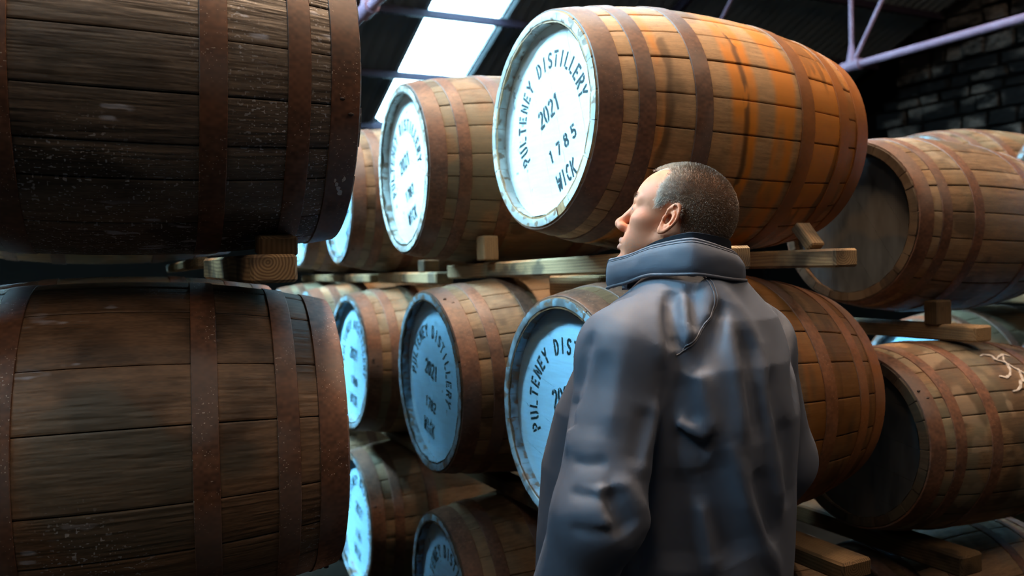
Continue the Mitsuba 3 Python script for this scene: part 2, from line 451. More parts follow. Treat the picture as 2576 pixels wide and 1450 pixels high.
W_, H_ = 0.56, 1.0
STROKES = {   # polylines in a 0.56 x 1 box, and the stencil bridges (x0, y0, x1, y1) cut out of them
    'P': ([[(.08, 0), (.08, 1)], [(.08, .93), (.28, .93)] + arc_pts(.28, .71, .22, .22, 90, -90) + [(.08, .49)]], [(-.1, .42, .2, .56), (.14, .8, .22, 1.1)]),
    'U': ([[(.08, 1), (.08, .28)] + arc_pts(.28, .28, .20, .21, 180, 360) + [(.48, .28), (.48, 1)]], [(.23, -.1, .33, .3)]),
    'L': ([[(.08, 1), (.08, .07)], [(.16, .07), (.54, .07)]], [(.15, -.1, .23, .2)]),
    'T': ([[(0, .93), (.56, .93)], [(.28, .93), (.28, 0)]], [(.15, .75, .41, .84)]),
    'E': ([[(.08, 0), (.08, 1)], [(.08, .93), (.52, .93)], [(.08, .5), (.44, .5)], [(.08, .07), (.52, .07)]], [(.155, -.1, .225, 1.1)]),
    'N': ([[(.08, 0), (.08, 1)], [(.08, .97), (.48, .03)], [(.48, 0), (.48, 1)]], [(.15, .3, .205, 1.1), (.355, -.1, .41, .7)]),
    'Y': ([[(.02, 1), (.28, .48)], [(.54, 1), (.28, .48)], [(.28, .5), (.28, 0)]], [(.1, .42, .46, .50)]),
    'D': ([[(.08, 0), (.08, 1)], [(.08, .93), (.22, .93)] + arc_pts(.22, .5, .27, .43, 90, -90) + [(.08, .07)]], [(.155, .8, .225, 1.1), (.155, -.1, .225, .2)]),
    'I': ([[(.28, 0), (.28, 1)]], []),
    'S': ([arc_pts(.28, .73, .20, .20, 20, 270) + arc_pts(.28, .28, .20, .21, 90, -160)], [(.24, .45, .31, .58)]),
    'R': ([[(.08, 0), (.08, 1)], [(.08, .93), (.28, .93)] + arc_pts(.28, .72, .21, .21, 90, -90) + [(.08, .51)], [(.26, .5), (.52, 0)]], [(.155, .4, .225, .6), (.155, .8, .225, 1.1)]),
    'W': ([[(.0, 1), (.14, 0)], [(.14, 0), (.28, .75)], [(.28, .75), (.42, 0)], [(.42, 0), (.56, 1)]], [(.0, .45, .3, .53)]),
    'C': ([arc_pts(.30, .5, .22, .43, 50, 310)], [(.0, .46, .2, .56)]),
    'K': ([[(.08, 0), (.08, 1)], [(.52, 1), (.16, .5)], [(.2, .52), (.54, 0)]], [(.155, .0, .215, 1.0)]),
    '2': ([arc_pts(.28, .72, .20, .22, 165, -35) + [(.08, .08)], [(.06, .07), (.52, .07)]], [(.24, .86, .31, 1.1), (.13, .16, .2, .35)]),
    '0': ([arc_pts(.28, .5, .20, .43, 0, 360, 28)], [(.24, .8, .32, 1.1), (.24, -.1, .32, .2)]),
    '1': ([[(.30, 0), (.30, 1)], [(.30, .95), (.14, .78)]], []),
    '7': ([[(.06, .93), (.52, .93)], [(.50, .90), (.22, 0)]], [(.36, .76, .56, .83)]),
    '8': ([arc_pts(.28, .73, .18, .20, 0, 360, 24), arc_pts(.28, .28, .21, .22, 0, 360, 24)], [(.245, .85, .315, 1.1), (.245, -.1, .315, .15)]),
    '5': ([[(.48, .93), (.10, .93), (.10, .55), (.24, .58)] + arc_pts(.25, .32, .22, .26, 90, -150)], [(.16, .8, .23, 1.1)]),
    '3': ([arc_pts(.26, .73, .20, .20, 150, -80) + arc_pts(.26, .28, .22, .22, 80, -150)], [(.22, .86, .3, 1.1)]),
    '6': ([arc_pts(.28, .30, .20, .24, 0, 360, 24), [(.09, .3)] + arc_pts(.34, .5, .25, .45, 175, 95)], [(.24, -.1, .31, .15)]),
}
BOLD = 0.165


def glyph(ch, bold=BOLD):
    lines, cuts = STROKES[ch]
    g = unary_union([LineString(l).buffer(bold / 2, cap_style=2, join_style=2, mitre_limit=1.5) for l in lines])
    for c in cuts:
        g = g.difference(sbox(*c))
    return affinity.translate(g, -W_ / 2, 0)


def line_of(text, height, width, cx, cy, turn=0.0, gap=1.25, bold=BOLD):
    """Glyphs on a straight line centred on (cx, cy), 'width' metres long."""
    n = len(text)
    step = width / n
    out = []
    for i, ch in enumerate(text):
        if ch == ' ':
            continue
        g = affinity.scale(glyph(ch, bold), step / gap / W_, height, origin=(0, 0))
        out.append(affinity.translate(g, cx + (i - (n - 1) / 2) * step, cy - height / 2))
    return out


def arc_of(text, height, radius, span, lw):
    out = []
    n = len(text)
    for i, ch in enumerate(text):
        if ch == ' ':
            continue
        a = span / 2 - span * i / (n - 1)
        g = affinity.scale(glyph(ch), lw / W_, height, origin=(0, 0))
        g = affinity.translate(g, 0, radius - height / 2)
        out.append(affinity.rotate(g, a, origin=(0, 0)))
    return out


def head_lettering(number, roll, dx=0.0, dy=0.0, wide=0.10, scale=1.0, nx=0.0):
    g = (arc_of('PULTENEY DISTILLERY', 0.043, 0.165, 196, 0.0215) +
                     line_of('2021', 0.052, 0.118, 0, 0.033, gap=1.12, bold=0.17) +
                     line_of(number, 0.038, wide, 0.012 + nx, -0.088, gap=1.15 if wide < .12 else 1.9, bold=0.19) +
                     line_of('WICK', 0.048, 0.100, 0.010, -0.172, gap=1.15))
    return [affinity.translate(affinity.rotate(affinity.scale(q, scale, scale, origin=(0, 0)), roll, origin=(0, 0)), dx, dy) for q in g]


# ------------------------------------------------------------------ casks
HOOPS = [(0.003, 0.060), (0.098, 0.140), (0.245, 0.292)]


class Cask:
    count = 1

    def __init__(self, pos, yaw, tilt, R, Rb, L, label, wood, head, group=None, text=None, seed=None, front=True, boards_turn=90.0, notch=None, hoops=None, letters=False, number=None, staves=None, name='whisky_cask', roll=0.0):
        self.i = Cask.count if number is None else number
        Cask.count += number is None
        self.R, self.Rb, self.L = R, Rb, L
        self.to_world = T().translate(list(pos)).rotate([0, 0, 1], yaw).rotate([0, 1, 0], tilt)
        self.key = thing(name, label, 'cask', group)
        rng = self.rng = np.random.default_rng(100 + self.i if seed is None else seed)
        n = staves or rng.integers(22, 27)
        w = rng.uniform(0.75, 1.25, n)
        edges = np.r_[0, np.cumsum(w)] / w.sum() * 2 * PI + math.radians(roll) + rng.uniform(0, .2)
        self.edges = edges
        for k in range(n):
            self.stave(k, edges[k], edges[k + 1], wood)
        sc = L / 0.87
        for a, b in (hoops or HOOPS):
            self.hoop(a * sc, b * sc)
            self.hoop(L - b * sc, L - a * sc)
        recess = 0.030
        self.heads(0.0, recess, head, boards_turn, rng)
        self.rear(recess, 'mat_bare_head')
        if head == 'mat_head':
            self.chime(recess, notch)
        if text is not None:
            for group in ([[g] for g in text] if letters else [text]):
                m = trimesh.util.concatenate([trimesh.creation.extrude_polygon(q.simplify(0.0002), 0.0007, engine='earcut') for g in group for q in getattr(g, 'geoms', [g]) if q.area > 2e-6])
                v = m.vertices
                m.vertices = np.c_[recess - v[:, 2], -v[:, 0], v[:, 1]]
                key = add(self.key, 'stencil_letter' if letters else 'stencil_lettering', self.put(mikit.ply(m, 'mat_ink', False)), 'black stencilled letter' if letters else 'black stencilled lettering')
                if not letters:
                    labels[key]['kind'] = 'stuff'

    def put(self, shape):
        return {**shape, 'to_world': self.to_world}

    def r(self, s):
        return self.R + (self.Rb - self.R) * (1 - np.abs(2 * np.asarray(s) / self.L - 1) ** 2.2)

    def stave(self, k, a0, a1, wood):
        L, rng = self.L, self.rng
        s = np.r_[0, 0.006, np.linspace(0.02, L - 0.02, 15), L - 0.006, L]
        rad = self.r(s) + rng.uniform(-.0008, .0008)
        rad[[0, -1]] -= 0.004
        rad[[1, -2]] -= 0.0006
        g = 0.0010 / self.R
        wob = 0.0010 * (meshkit.fbm(np.c_[s * 9, np.full_like(s, k * 3.1), np.full_like(s, self.i)], 2, 5) - .5) / self.R
        fr = np.array([0, .035, .33, .67, .965, 1.0])
        ang = a0 + g + wob[:, None] + (a1 - a0 - 2 * g) * fr
        drop = np.array([-.0022, 0, .0006, .0006, 0, -.0022])
        ends = np.array([rng.uniform(-.0012, .0012), rng.uniform(-.0012, .0012)])
        x = s.copy()
        x[0] += ends[0]
        x[-1] += ends[1]

        def strip(A, Rr, X, uu, vv):
            v = np.stack([X, Rr * np.cos(A), Rr * np.sin(A)], -1)
            m, n = A.shape
            i, j = np.meshgrid(np.arange(m - 1), np.arange(n - 1), indexing='ij')
            q = np.stack([i * n + j, i * n + j + 1, (i + 1) * n + j + 1, (i + 1) * n + j], -1).reshape(-1, 4)
            return v.reshape(-1, 3), q, np.stack([uu, vv], -1).reshape(-1, 2)
        U = 4 * self.i + s[:, None] + 0 * ang
        outer = strip(ang, rad[:, None] + drop, x[:, None] + 0 * ang, U, k + fr + 0 * ang)
        th = 0.026
        inn = strip(ang[:, [-1, 0]], (rad - th)[:, None] + 0 * ang[:, :2], x[:, None] + 0 * ang[:, :2], U[:, :2], k + fr[[-1, 0]] + 0 * ang[:, :2])
        parts = [outer, inn]
        for c in (0, -1):
            A = ang[:, [c, c]]
            Rr = np.stack([rad - th, rad + drop[c]], 1) if c == 0 else np.stack([rad + drop[c], rad - th], 1)
            parts.append(strip(A, Rr, x[:, None] + 0 * A, U[:, :2], k + 0.02 + 0 * A))
        for e in (0, -1):
            A = np.stack([ang[e], ang[e]])
            Rr = np.stack([rad[e] - th + 0 * ang[e], rad[e] + drop])
            if e == -1:
                A, Rr = A[::-1], Rr[::-1]
            parts.append(strip(A, Rr, x[e] + 0 * A, 4 * self.i + s[e] + 0 * A, k + fr + 0 * A))
        V, Q, UV, at = [], [], [], 0
        for v, q, uv in parts:
            V.append(v), Q.append(q + at), UV.append(uv)
            at += len(v)
        V, Q, UV = np.vstack(V), np.vstack(Q), np.vstack(UV)
        m = trimesh.Trimesh(V, np.vstack([Q[:, [0, 1, 2]], Q[:, [0, 2, 3]]]), process=False)
        add(self.key, 'stave', self.put(mikit.ply(m, wood, True, uv=UV)))

    def hoop(self, s0, s1):
        t, n = 0.0032, 80
        a = np.linspace(0, 2 * PI, n + 1)
        s = np.array([s0, s0, s0 + .0015, (s0 + s1) / 2, s1 - .0015, s1, s1])
        add_ = np.array([-.002, t - .001, t, t, t, t - .001, -.002])
        rad = self.r(s) + add_
        wob = 0.0012 * np.sin(3 * a + self.i)
        X = s + wob[:, None]
        V = np.stack([X, rad * np.cos(a)[:, None], rad * np.sin(a)[:, None]], -1)
        i, j = np.meshgrid(np.arange(n), np.arange(len(s) - 1), indexing='ij')
        w = len(s)
        q = np.stack([i * w + j, i * w + j + 1, (i + 1) * w + j + 1, (i + 1) * w + j], -1).reshape(-1, 4)
        uv = np.stack([4 * self.i + X, a[:, None] + 0 * X], -1).reshape(-1, 2)
        m = trimesh.Trimesh(V.reshape(-1, 3), np.vstack([q[:, [0, 2, 1]], q[:, [0, 3, 2]]]), process=False)
        if (m.face_normals[:, 1:] * m.triangles_center[:, 1:]).sum() < 0:
            m.faces = m.faces[:, ::-1]
        key = add(self.key, 'hoop', self.put(mikit.ply(m, 'mat_iron', True, uv=uv)))
        if s1 - s0 > 0.05:
            for da in (0, .09):
                ra = 2.3 + self.i + da
                c = np.array([(s0 + s1) / 2 + (da - .045) * .2, *(np.array([np.cos(ra), np.sin(ra)]) * (self.r((s0 + s1) / 2) + t))])
                r = trimesh.creation.icosphere(1, 0.006)
                r.vertices = r.vertices * (1, .6, .6) + c
                add(key, 'rivet', self.put(mikit.ply(r, 'mat_dark_iron', True)))

    def heads(self, x, recess, mat, turn, rng):
        Rin = self.R - 0.0235
        disc = Point(0, 0).buffer(Rin, 48)
        w = np.r_[0, np.cumsum(rng.uniform(.8, 1.2, 5))]
        cuts = -Rin + 2 * Rin * w / w[-1]
        for a, b in zip(cuts[:-1], cuts[1:]):
            g = disc.intersection(sbox(a + .0003, -1, b - .0003, 1))
            g = affinity.rotate(g, turn, origin=(0, 0))
            m = trimesh.creation.extrude_polygon(g, 0.02, engine='earcut')
            v = m.vertices
            uv = np.c_[4 * self.i + 1 + v[:, 0], v[:, 1]]
            m.vertices = np.c_[recess + v[:, 2] + rng.uniform(0, .0004), -v[:, 0], v[:, 1]]
            m.invert()
            add(self.key, 'head_board', self.put(mikit.ply(m, mat, False, uv=uv)), 'pale painted head board' if mat == 'mat_head' else None)

    def rear(self, recess, mat):
        m = trimesh.creation.cylinder(self.R - 0.0235, 0.02, sections=48)
        v = m.vertices
        uv = np.c_[4 * self.i + 1 + v[:, 0], v[:, 1]]
        m.vertices = np.c_[self.L - recess - .01 + v[:, 2], v[:, 0], v[:, 1]]
        add(self.key, 'rear_head', self.put(mikit.ply(m, mat, False, uv=uv)))

    def chime(self, recess, notch):
        V, Fc, UV = [], [], []
        for k in range(len(self.edges) - 1):
            a0, a1 = self.edges[k] + .002, self.edges[k + 1] - .002
            if notch is not None and a0 <= notch + 2 * PI * round((a0 - notch) / 2 / PI) <= a1:
                a1 = a0 + (a1 - a0) * .35
            a = np.linspace(a0, a1, 5)
            off = self.rng.uniform(-.0006, .0006)
            prof = [(-.0016 + off, self.R - .0040), (-.0022 + off, self.R - .007), (-.0022 + off, self.R - .0225), (0, self.R - .0265), (recess, self.R - .0270)]
            base = sum(len(v) for v in V)
            V.append(np.array([[s, r * math.cos(t), r * math.sin(t)] for t in a for s, r in prof]))
            UV.append(np.array([[4 * self.i + 1 + r, t] for t in a for s, r in prof]))
            n = len(prof)
            for i in range(4):
                for j in range(n - 1):
                    p = base + i * n + j
                    Fc += [[p, p + 1, p + n + 1], [p, p + n + 1, p + n]]
        m = trimesh.Trimesh(np.vstack(V), np.array(Fc), process=False)
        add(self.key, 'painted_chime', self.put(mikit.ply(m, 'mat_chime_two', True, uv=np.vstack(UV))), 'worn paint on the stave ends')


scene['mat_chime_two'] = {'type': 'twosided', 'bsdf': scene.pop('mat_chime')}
LEFT, AISLE, BACK, REAR = 'casks stacked on the left of the aisle', 'casks with painted heads along the aisle', 'casks with bare heads behind the aisle row', 'casks in the far rank by the stone wall'
E = 1.51
# cask numbers 1, 2: dark casks; 3: the lit cask; 4: the one behind the man (the materials ask for these numbers)
BLACKENED = Cask((-.395, 1.879, E + .389), -2.72, 1.34, .297, .337, .871, 'blackened oak cask at upper left, on a wedged runner above another dark cask', 'mat_wood_black', 'mat_bare_head', LEFT)
Cask((-.409, 1.976, E - .355), -5, .75, .295, .345, .87, 'dark brown oak cask at lower left, under the blackened cask', 'mat_wood_black', 'mat_bare_head', LEFT, staves=18)
for y, dz in ((2.69, .02), (3.47, .0)):
    where = 'second' if y < 3 else 'third'
    Cask((-.40, y, E + .385 + dz), 1, .5, .296, .338, .870, f'{where} cask of the upper left row, hidden behind the blackened cask', 'mat_wood_brown', 'mat_bare_head', LEFT, number=40 + int(y))
    Cask((-.40, y, E - .360 + dz), -1, .3, .296, .338, .870, f'{where} cask of the lower left row, in the dark behind the dark brown cask', 'mat_wood_brown', 'mat_bare_head', LEFT, number=50 + int(y))
for y, num, where in ((1.95, 61, 'under the lower dark cask'), (2.69, 62, 'second from its near end'), (3.47, 63, 'third from its near end')):
    Cask((-.40, y, E - 1.105), 0, 0, .295, .336, .870, f'bottom-row cask at the foot of the left stack, {where}', 'mat_wood_brown', 'mat_bare_head', LEFT, number=num)
Cask((1.064, 1.95, E + .382), .55, 2.33, .286, .341, .922, 'large orange-stained oak cask with brilliant white head numbered 1785', 'mat_wood_orange', 'mat_head', AISLE,
     head_lettering('1785', 25, .015, 0, .165, nx=.012), letters=True, boards_turn=20, notch=math.radians(238))
Cask((1.032, 1.829, E - .377), 1.95, 1.5, .293, .351, .871, 'oak cask with blue-shaded head, partly hidden by the man', 'mat_wood_orange', 'mat_head', AISLE,
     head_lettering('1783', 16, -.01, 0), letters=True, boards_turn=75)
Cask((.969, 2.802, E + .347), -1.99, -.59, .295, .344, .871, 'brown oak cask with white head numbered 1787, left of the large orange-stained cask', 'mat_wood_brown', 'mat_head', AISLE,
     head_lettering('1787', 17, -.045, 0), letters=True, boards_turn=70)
Cask((.959, 2.577, E - .380), -.34, -.66, .298, .336, .870, 'oak cask with blue-shaded head numbered 1782', 'mat_wood_brown', 'mat_head', AISLE,
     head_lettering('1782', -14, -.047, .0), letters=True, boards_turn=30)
Cask((.968, 3.597, E - .411), .62, .70, .297, .338, .871, 'oak cask with blue-shaded head between the lower dark cask and cask 1782', 'mat_wood_brown', 'mat_head', AISLE, head_lettering('1780', -8, -.01, 0))
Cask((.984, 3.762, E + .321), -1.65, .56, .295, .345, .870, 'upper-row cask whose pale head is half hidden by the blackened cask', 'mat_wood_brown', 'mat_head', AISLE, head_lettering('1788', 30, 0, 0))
Cask((.970, 4.56, E + .318), 0, 0, .295, .345, .870, 'distant upper-row cask, only the blue-shaded tip of its head under the blackened cask', 'mat_wood_brown', 'mat_head', AISLE, head_lettering('1786', 10, 0, 0))
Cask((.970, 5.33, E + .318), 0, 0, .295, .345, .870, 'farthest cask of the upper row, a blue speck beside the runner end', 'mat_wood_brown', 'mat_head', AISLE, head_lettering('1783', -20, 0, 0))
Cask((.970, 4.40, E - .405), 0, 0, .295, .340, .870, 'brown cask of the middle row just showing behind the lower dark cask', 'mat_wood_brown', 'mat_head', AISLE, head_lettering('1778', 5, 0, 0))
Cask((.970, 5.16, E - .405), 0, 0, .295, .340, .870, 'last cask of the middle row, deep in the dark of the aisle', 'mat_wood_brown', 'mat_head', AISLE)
Cask((.975, 3.632, E - 1.122), .1, .3, .295, .340, .870, 'bottom-row oak cask with blue-shaded head beside the lower dark cask', 'mat_wood_brown', 'mat_head', AISLE, head_lettering('1781', -14, 0, .0))
Cask((.970, 2.560, E - 1.122), -2.5, .5, .295, .340, .870, 'oak cask of the bottom row with blue-shaded head, cut off below the cask numbered 1782', 'mat_wood_brown', 'mat_head', AISLE, head_lettering('1785', 4, .0, 0))
Cask((.970, 4.41, E - 1.122), 0, .3, .295, .340, .870, 'added fourth cask of the bottom row, in the dark behind the lower dark cask', 'mat_wood_brown', 'mat_head', AISLE)  # unseen; added with the next cask to block stray light
Cask((.970, 5.18, E - 1.122), 0, .3, .295, .340, .870, 'added fifth cask of the bottom row, deepest in the dark aisle', 'mat_wood_brown', 'mat_head', AISLE)
Cask((1.000, 1.790, E - 1.122), 0, .5, .295, .340, .870, 'oak cask of the bottom row in shadow behind the man', 'mat_wood_brown', 'mat_head', AISLE)

Cask((2.206, 1.944, E + .110), 1.66, 1.95, .261, .299, .800, 'brown oak cask with a dark grey bare head, upper cask at the right', 'mat_wood_brown', 'mat_bare_head', BACK, boards_turn=35)
CHALKED = Cask((2.009, 1.761, E - .552), -.46, 2.9, .259, .292, .800, 'brown oak cask with chalk writing on its staves, at lower right', 'mat_wood_brown', 'mat_bare_head', BACK, boards_turn=80)
Cask((2.080, 1.850, .300), 0, 0, .259, .290, .800, 'oak cask in the dark at the foot of the right stack', 'mat_wood_brown', 'mat_bare_head', BACK)
Cask((3.221, 2.481, E + .226), -.69, .56, .296, .340, .870, 'orange-brown oak cask at far right with a pale sliver of its head showing', 'mat_wood_brown', 'mat_head', REAR)
Cask((3.221, 1.755, E + .226), 0, 0, .296, .340, .870, 'cask at the right edge with a bluish white head', 'mat_wood_brown', 'mat_head', REAR)
Cask((3.221, 2.470, E - .585), 0, 0, .296, .336, .870, 'far-rank cask glimpsed above the chalked cask, beside the orange hooped one', 'mat_wood_brown', 'mat_head', REAR)
Cask((3.221, 1.770, E - .560), 0, 0, .296, .336, .870, 'far-rank cask glimpsed at the right edge above the chalk writing', 'mat_wood_brown', 'mat_head', REAR)

Cask((3.26, 2.470, .290), 0, 0, .225, .255, .780, 'small bottom cask of the far rank, under the one beside the orange hooped cask', 'mat_wood_brown', 'mat_bare_head', REAR)
Cask((3.26, 1.770, .290), 0, 0, .225, .255, .780, 'small bottom cask of the far rank, nearer the right edge', 'mat_wood_brown', 'mat_bare_head', REAR)


def chalk_marks(cask, strokes):
    """Chalk lines (distance along the cask, angle around it) a hair proud of its staves."""
    rng = np.random.default_rng(6)
    parts = []
    for st in strokes:
        st = np.array(st)
        t = np.linspace(0, len(st) - 1, 12 * len(st))
        s, a = (np.interp(t, np.arange(len(st)), st[:, k]) for k in (0, 1))
        r = cask.r(s) + .0012
        p = np.c_[s, r * np.cos(a), r * np.sin(a)]
        w = .0030 * (.55 + .9 * meshkit.noise(np.c_[t * 2.3, t * 0, t * 0], 3))
        d = np.gradient(p, axis=0)
        d /= np.linalg.norm(d, axis=1, keepdims=True)
        n = np.c_[0 * s, np.cos(a), np.sin(a)]
        side = np.cross(n, d) * w[:, None]
        for i in range(len(p) - 1):
            if rng.random() < .12:
                continue
            q = np.array([p[i] - side[i], p[i] + side[i], p[i + 1] + side[i + 1], p[i + 1] - side[i + 1]])
            parts.append(trimesh.convex.convex_hull(np.vstack([q + n[i] * .0026, q - n[i] * .001])))
    key = add(cask.key, 'chalk_mark', cask.put(mikit.ply(trimesh.util.concatenate(parts), 'mat_chalk', False)), 'white chalk writing')
    labels[key]['kind'] = 'stuff'


chalk_marks(CHALKED, [[(.3698, 2.0929), (.39, 2.07), (.4229, 2.0922), (.4162, 2.167), (.4508, 2.1097), (.4845, 2.0736), (.5089, 2.1028)],
                      [(.4845, 2.0736), (.4488, 2.1772), (.4464, 2.2382), (.4335, 2.316), (.412, 2.3771), (.3842, 2.408), (.3613, 2.3849)],
                      [(.4118, 2.1532), (.4425, 2.2008), (.4608, 2.286), (.4861, 2.3636)], [(.4764, 2.2981), (.4628, 2.3874), (.4509, 2.4707)],
                      [(.3754, 2.565), (.3998, 2.5557), (.4252, 2.5145), (.4396, 2.4501)]])

chip = []
for s, a, w in ((.829, -2.457, .0035), (.8335, -2.428, .0040), (.838, -2.392, .0048), (.8425, -2.355, .0058), (.845, -2.452, .0030), (.848, -2.464, .0034)):
    r, rg = BLACKENED.r(s) + .0030, np.random.default_rng(int(s * 1e4))
    ring = [(s + w * rg.uniform(.5, 1.1) * math.cos(t), a + w / r * 1.6 * rg.uniform(.5, 1.1) * math.sin(t)) for t in np.linspace(0, 6, 9)]
    chip.append(trimesh.convex.convex_hull(np.array([[x, (r + d) * math.cos(b), (r + d) * math.sin(b)] for x, b in ring for d in (-.001, .0012)])))
labels[add(BLACKENED.key, 'flaked_paint', BLACKENED.put(mikit.ply(trimesh.util.concatenate(chip), 'mat_chalk', False)), 'pale flake of paint on the end hoop')]['kind'] = 'stuff'


# ------------------------------------------------------------------ runners and wedges between the casks
def runner(label, p0, p1, w, h, bevel=.006, group='wooden runners under the casks', **kw):
    t = thing('wooden_runner', label, 'runner', group)
    scene[t] = timber_piece(p0, p1, w, h, bevel, **kw)
    return t


def wedge(label, p0, p1, w, h, **kw):
    t = thing('wooden_wedge', label, 'wedge', 'wedges between casks and runners')
    scene[t] = timber_piece(p0, p1, w, h, .004, **kw)
    return t


z = E
runner('sawn runner end with growth rings between the two dark casks at left', (.300, 1.625, z + .005), (.300, 2.42, z + .012), .090, .056)
wedge('dark wedge standing on the runner end under the blackened cask', (.318, 1.70, z + .033), (.318, 1.695, z + .072), .075, .06, up=(0, 1, 0), mat='mat_timber_shaded')
runner('small runner stub deep in the shadow between the two dark casks', (.262, 2.50, z + .030), (.262, 3.7, z + .022), .036, .032, mat='mat_timber_shaded')
runner('outer runner in the dark between the two dark casks', (-.28, 1.66, z + .018), (-.28, 2.3, z + .018), .08, .045, mat='mat_timber_shaded')
runner('long pale runner under the large orange-stained cask, ending beside the man\'s neck', (1.242, 1.385, z + .003), (1.228, 2.95, z - .022), .075, .052)
runner('short pale runner piece left of the long runner, under the cask numbered 1787', (1.225, 3.06, z - .045), (1.225, 3.82, z - .045), .075, .048)
runner('dark runner farther along the middle row', (1.225, 3.95, z - .049), (1.225, 5.5, z - .051), .075, .042)
runner('grained runner end sticking out right of the man, under the orange-stained cask', (1.70, 1.50, z - .004), (1.70, 3.3, z - .012), .085, .048)
runner('short plank lying under the long runner between two casks', (1.37, 2.07, z - .072), (1.37, 2.38, z - .072), .10, .065)
runner('pale runner under the bare-headed cask at the right', (2.42, 1.62, z - .251), (2.42, 2.7, z - .251), .085, .050)
runner('rough runner end with a pale patch at the bottom, right of the man', (1.62, 1.41, z - .764), (1.62, 2.9, z - .764), .10, .046, mat='mat_timber_shaded')
runner('dark runner under the chalked cask at the bottom edge', (2.18, 1.50, z - .885), (2.18, 2.6, z - .885), .095, .06, mat='mat_timber_shaded')
runner('runner end under the blue-shaded head, left of the man', (1.25, 1.55, z - .751), (1.22, 3.05, z - .752), .085, .046, mat='mat_timber_shaded')
runner('runner in the dark under the cask numbered 1782', (1.21, 3.1, z - .771), (1.21, 4.1, z - .771), .085, .038, mat='mat_timber_shaded')
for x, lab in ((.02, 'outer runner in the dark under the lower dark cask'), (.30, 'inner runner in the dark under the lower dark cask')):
    runner(lab, (x, 1.65, z - .728), (x, 2.4, z - .728), .08, .05, mat='mat_timber_shaded')
wedge('pale wedge block standing on the long runner left of the large white head', (1.178, 2.545, z + .018), (1.178, 2.545, z + .100), .056, .06, up=(0, 1, 0))
wedge('dark wedge block under the cask numbered 1787', (1.22, 3.22, z - .02), (1.22, 3.22, z + .030), .07, .07, up=(0, 1, 0), mat='mat_timber_shaded')
wedge('leaning wedge under the right end of the orange-stained cask', (1.70, 1.600, z + .024), (1.70, 1.655, z + .085), .05, .030)
wedge('wedge under the bare-headed cask at the right', (2.400, 1.76, z - .228), (2.400, 1.76, z - .150), .072, .05, up=(0, 1, 0), mat='mat_timber_shaded')
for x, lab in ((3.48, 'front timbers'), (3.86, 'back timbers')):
    runner(f'{lab} in the dark between the two upper casks of the far rank', (x, 1.45, E - .178), (x, 2.8, E - .178), .09, .078, mat='mat_timber_shaded')
    runner(f'{lab} in the dark under the middle casks of the far rank', (x, 1.45, .573), (x, 2.8, .573), .09, .034, mat='mat_timber_shaded')
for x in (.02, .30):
    runner('floor timber in the dark under the left stack, ' + ('outer' if x < .1 else 'inner') + ' one', (x, 1.6, .035), (x, 3.9, .035), .09, .06, mat='mat_timber_shaded')


# ------------------------------------------------------------------ the man: signed distances, meshed with surface nets
def surface_net(fn, lo, hi, h, refine=2):
    """The zero level of fn (points (n, 3) -> distances) as a smooth quad mesh."""
    lo = np.array(lo, float)
    n = np.ceil((np.array(hi) - lo) / h).astype(int) + 1
    g = np.stack(np.meshgrid(*[lo[k] + h * np.arange(n[k]) for k in range(3)], indexing='ij'), -1)
    d = fn(g.reshape(-1, 3)).reshape(n)
    inside = d < 0
    cells = np.zeros(n - 1, int)
    for a, b, c in np.ndindex(2, 2, 2):
        cells += inside[a:n[0] - 1 + a, b:n[1] - 1 + b, c:n[2] - 1 + c]
    act = (cells > 0) & (cells < 8)
    ids = -np.ones(n - 1, int)
    ci = np.argwhere(act)
    ids[act] = np.arange(len(ci))
    acc, cnt = np.zeros((len(ci), 3)), np.zeros(len(ci))
    corner = list(np.ndindex(2, 2, 2))
    for p in corner:
        for k in range(3):
            if p[k]:
                continue
            q = list(p)
            q[k] = 1
            i0, i1 = ci + p, ci + q
            d0, d1 = d[tuple(i0.T)], d[tuple(i1.T)]
            m = (d0 < 0) != (d1 < 0)
            t = d0[m] / (d0[m] - d1[m])
            acc[m] += i0[m] + t[:, None] * (np.array(q) - np.array(p))
            cnt[m] += 1
    v = lo + h * acc / cnt[:, None]
    faces = []
    for k in range(3):
        a, b = (k + 1) % 3, (k + 2) % 3
        sl0, sl1 = [slice(None)] * 3, [slice(None)] * 3
        sl0[k], sl1[k] = slice(0, -1), slice(1, None)
        x0, x1 = inside[tuple(sl0)], inside[tuple(sl1)]
        e = np.argwhere(x0 != x1)
        ok = (e[:, a] > 0) & (e[:, b] > 0) & (e[:, a] < n[a] - 1) & (e[:, b] < n[b] - 1)
        e = e[ok]
        flip = x0[tuple(e.T)]
        def at(da, db):
            c = e.copy()
            c[:, a] -= da
            c[:, b] -= db
            return ids[tuple(c.T)]
        q = np.stack([at(1, 1), at(0, 1), at(0, 0), at(1, 0)], 1)
        q = np.where(flip[:, None], q, q[:, ::-1])
        faces.append(q)
    q = np.vstack(faces)
    m = trimesh.Trimesh(v, np.vstack([q[:, [0, 1, 2]], q[:, [0, 2, 3]]]), process=False)
    for _ in range(refine):                      # onto the surface
        e = h * 0.2
        d0 = fn(v)
        gr = np.stack([fn(v + np.eye(3)[k] * e) - fn(v - np.eye(3)[k] * e) for k in range(3)], 1) / (2 * e)
        v = v - np.clip(d0, -h, h)[:, None] * gr / np.maximum((gr ** 2).sum(1), .3)[:, None]
    m.vertices = v
    return m


def smin(a, b, k):
    h = np.clip(0.5 + 0.5 * (b - a) / k, 0, 1)
    return b + (a - b) * h - k * h * (1 - h)


def smax(a, b, k):
    return -smin(-a, -b, k)


def ell(p, c, r):
    q = (p - c) / r
    k0 = np.linalg.norm(q, axis=1)
    k1 = np.linalg.norm(q / r, axis=1)
    return k0 * (k0 - 1) / np.maximum(k1, 1e-9)


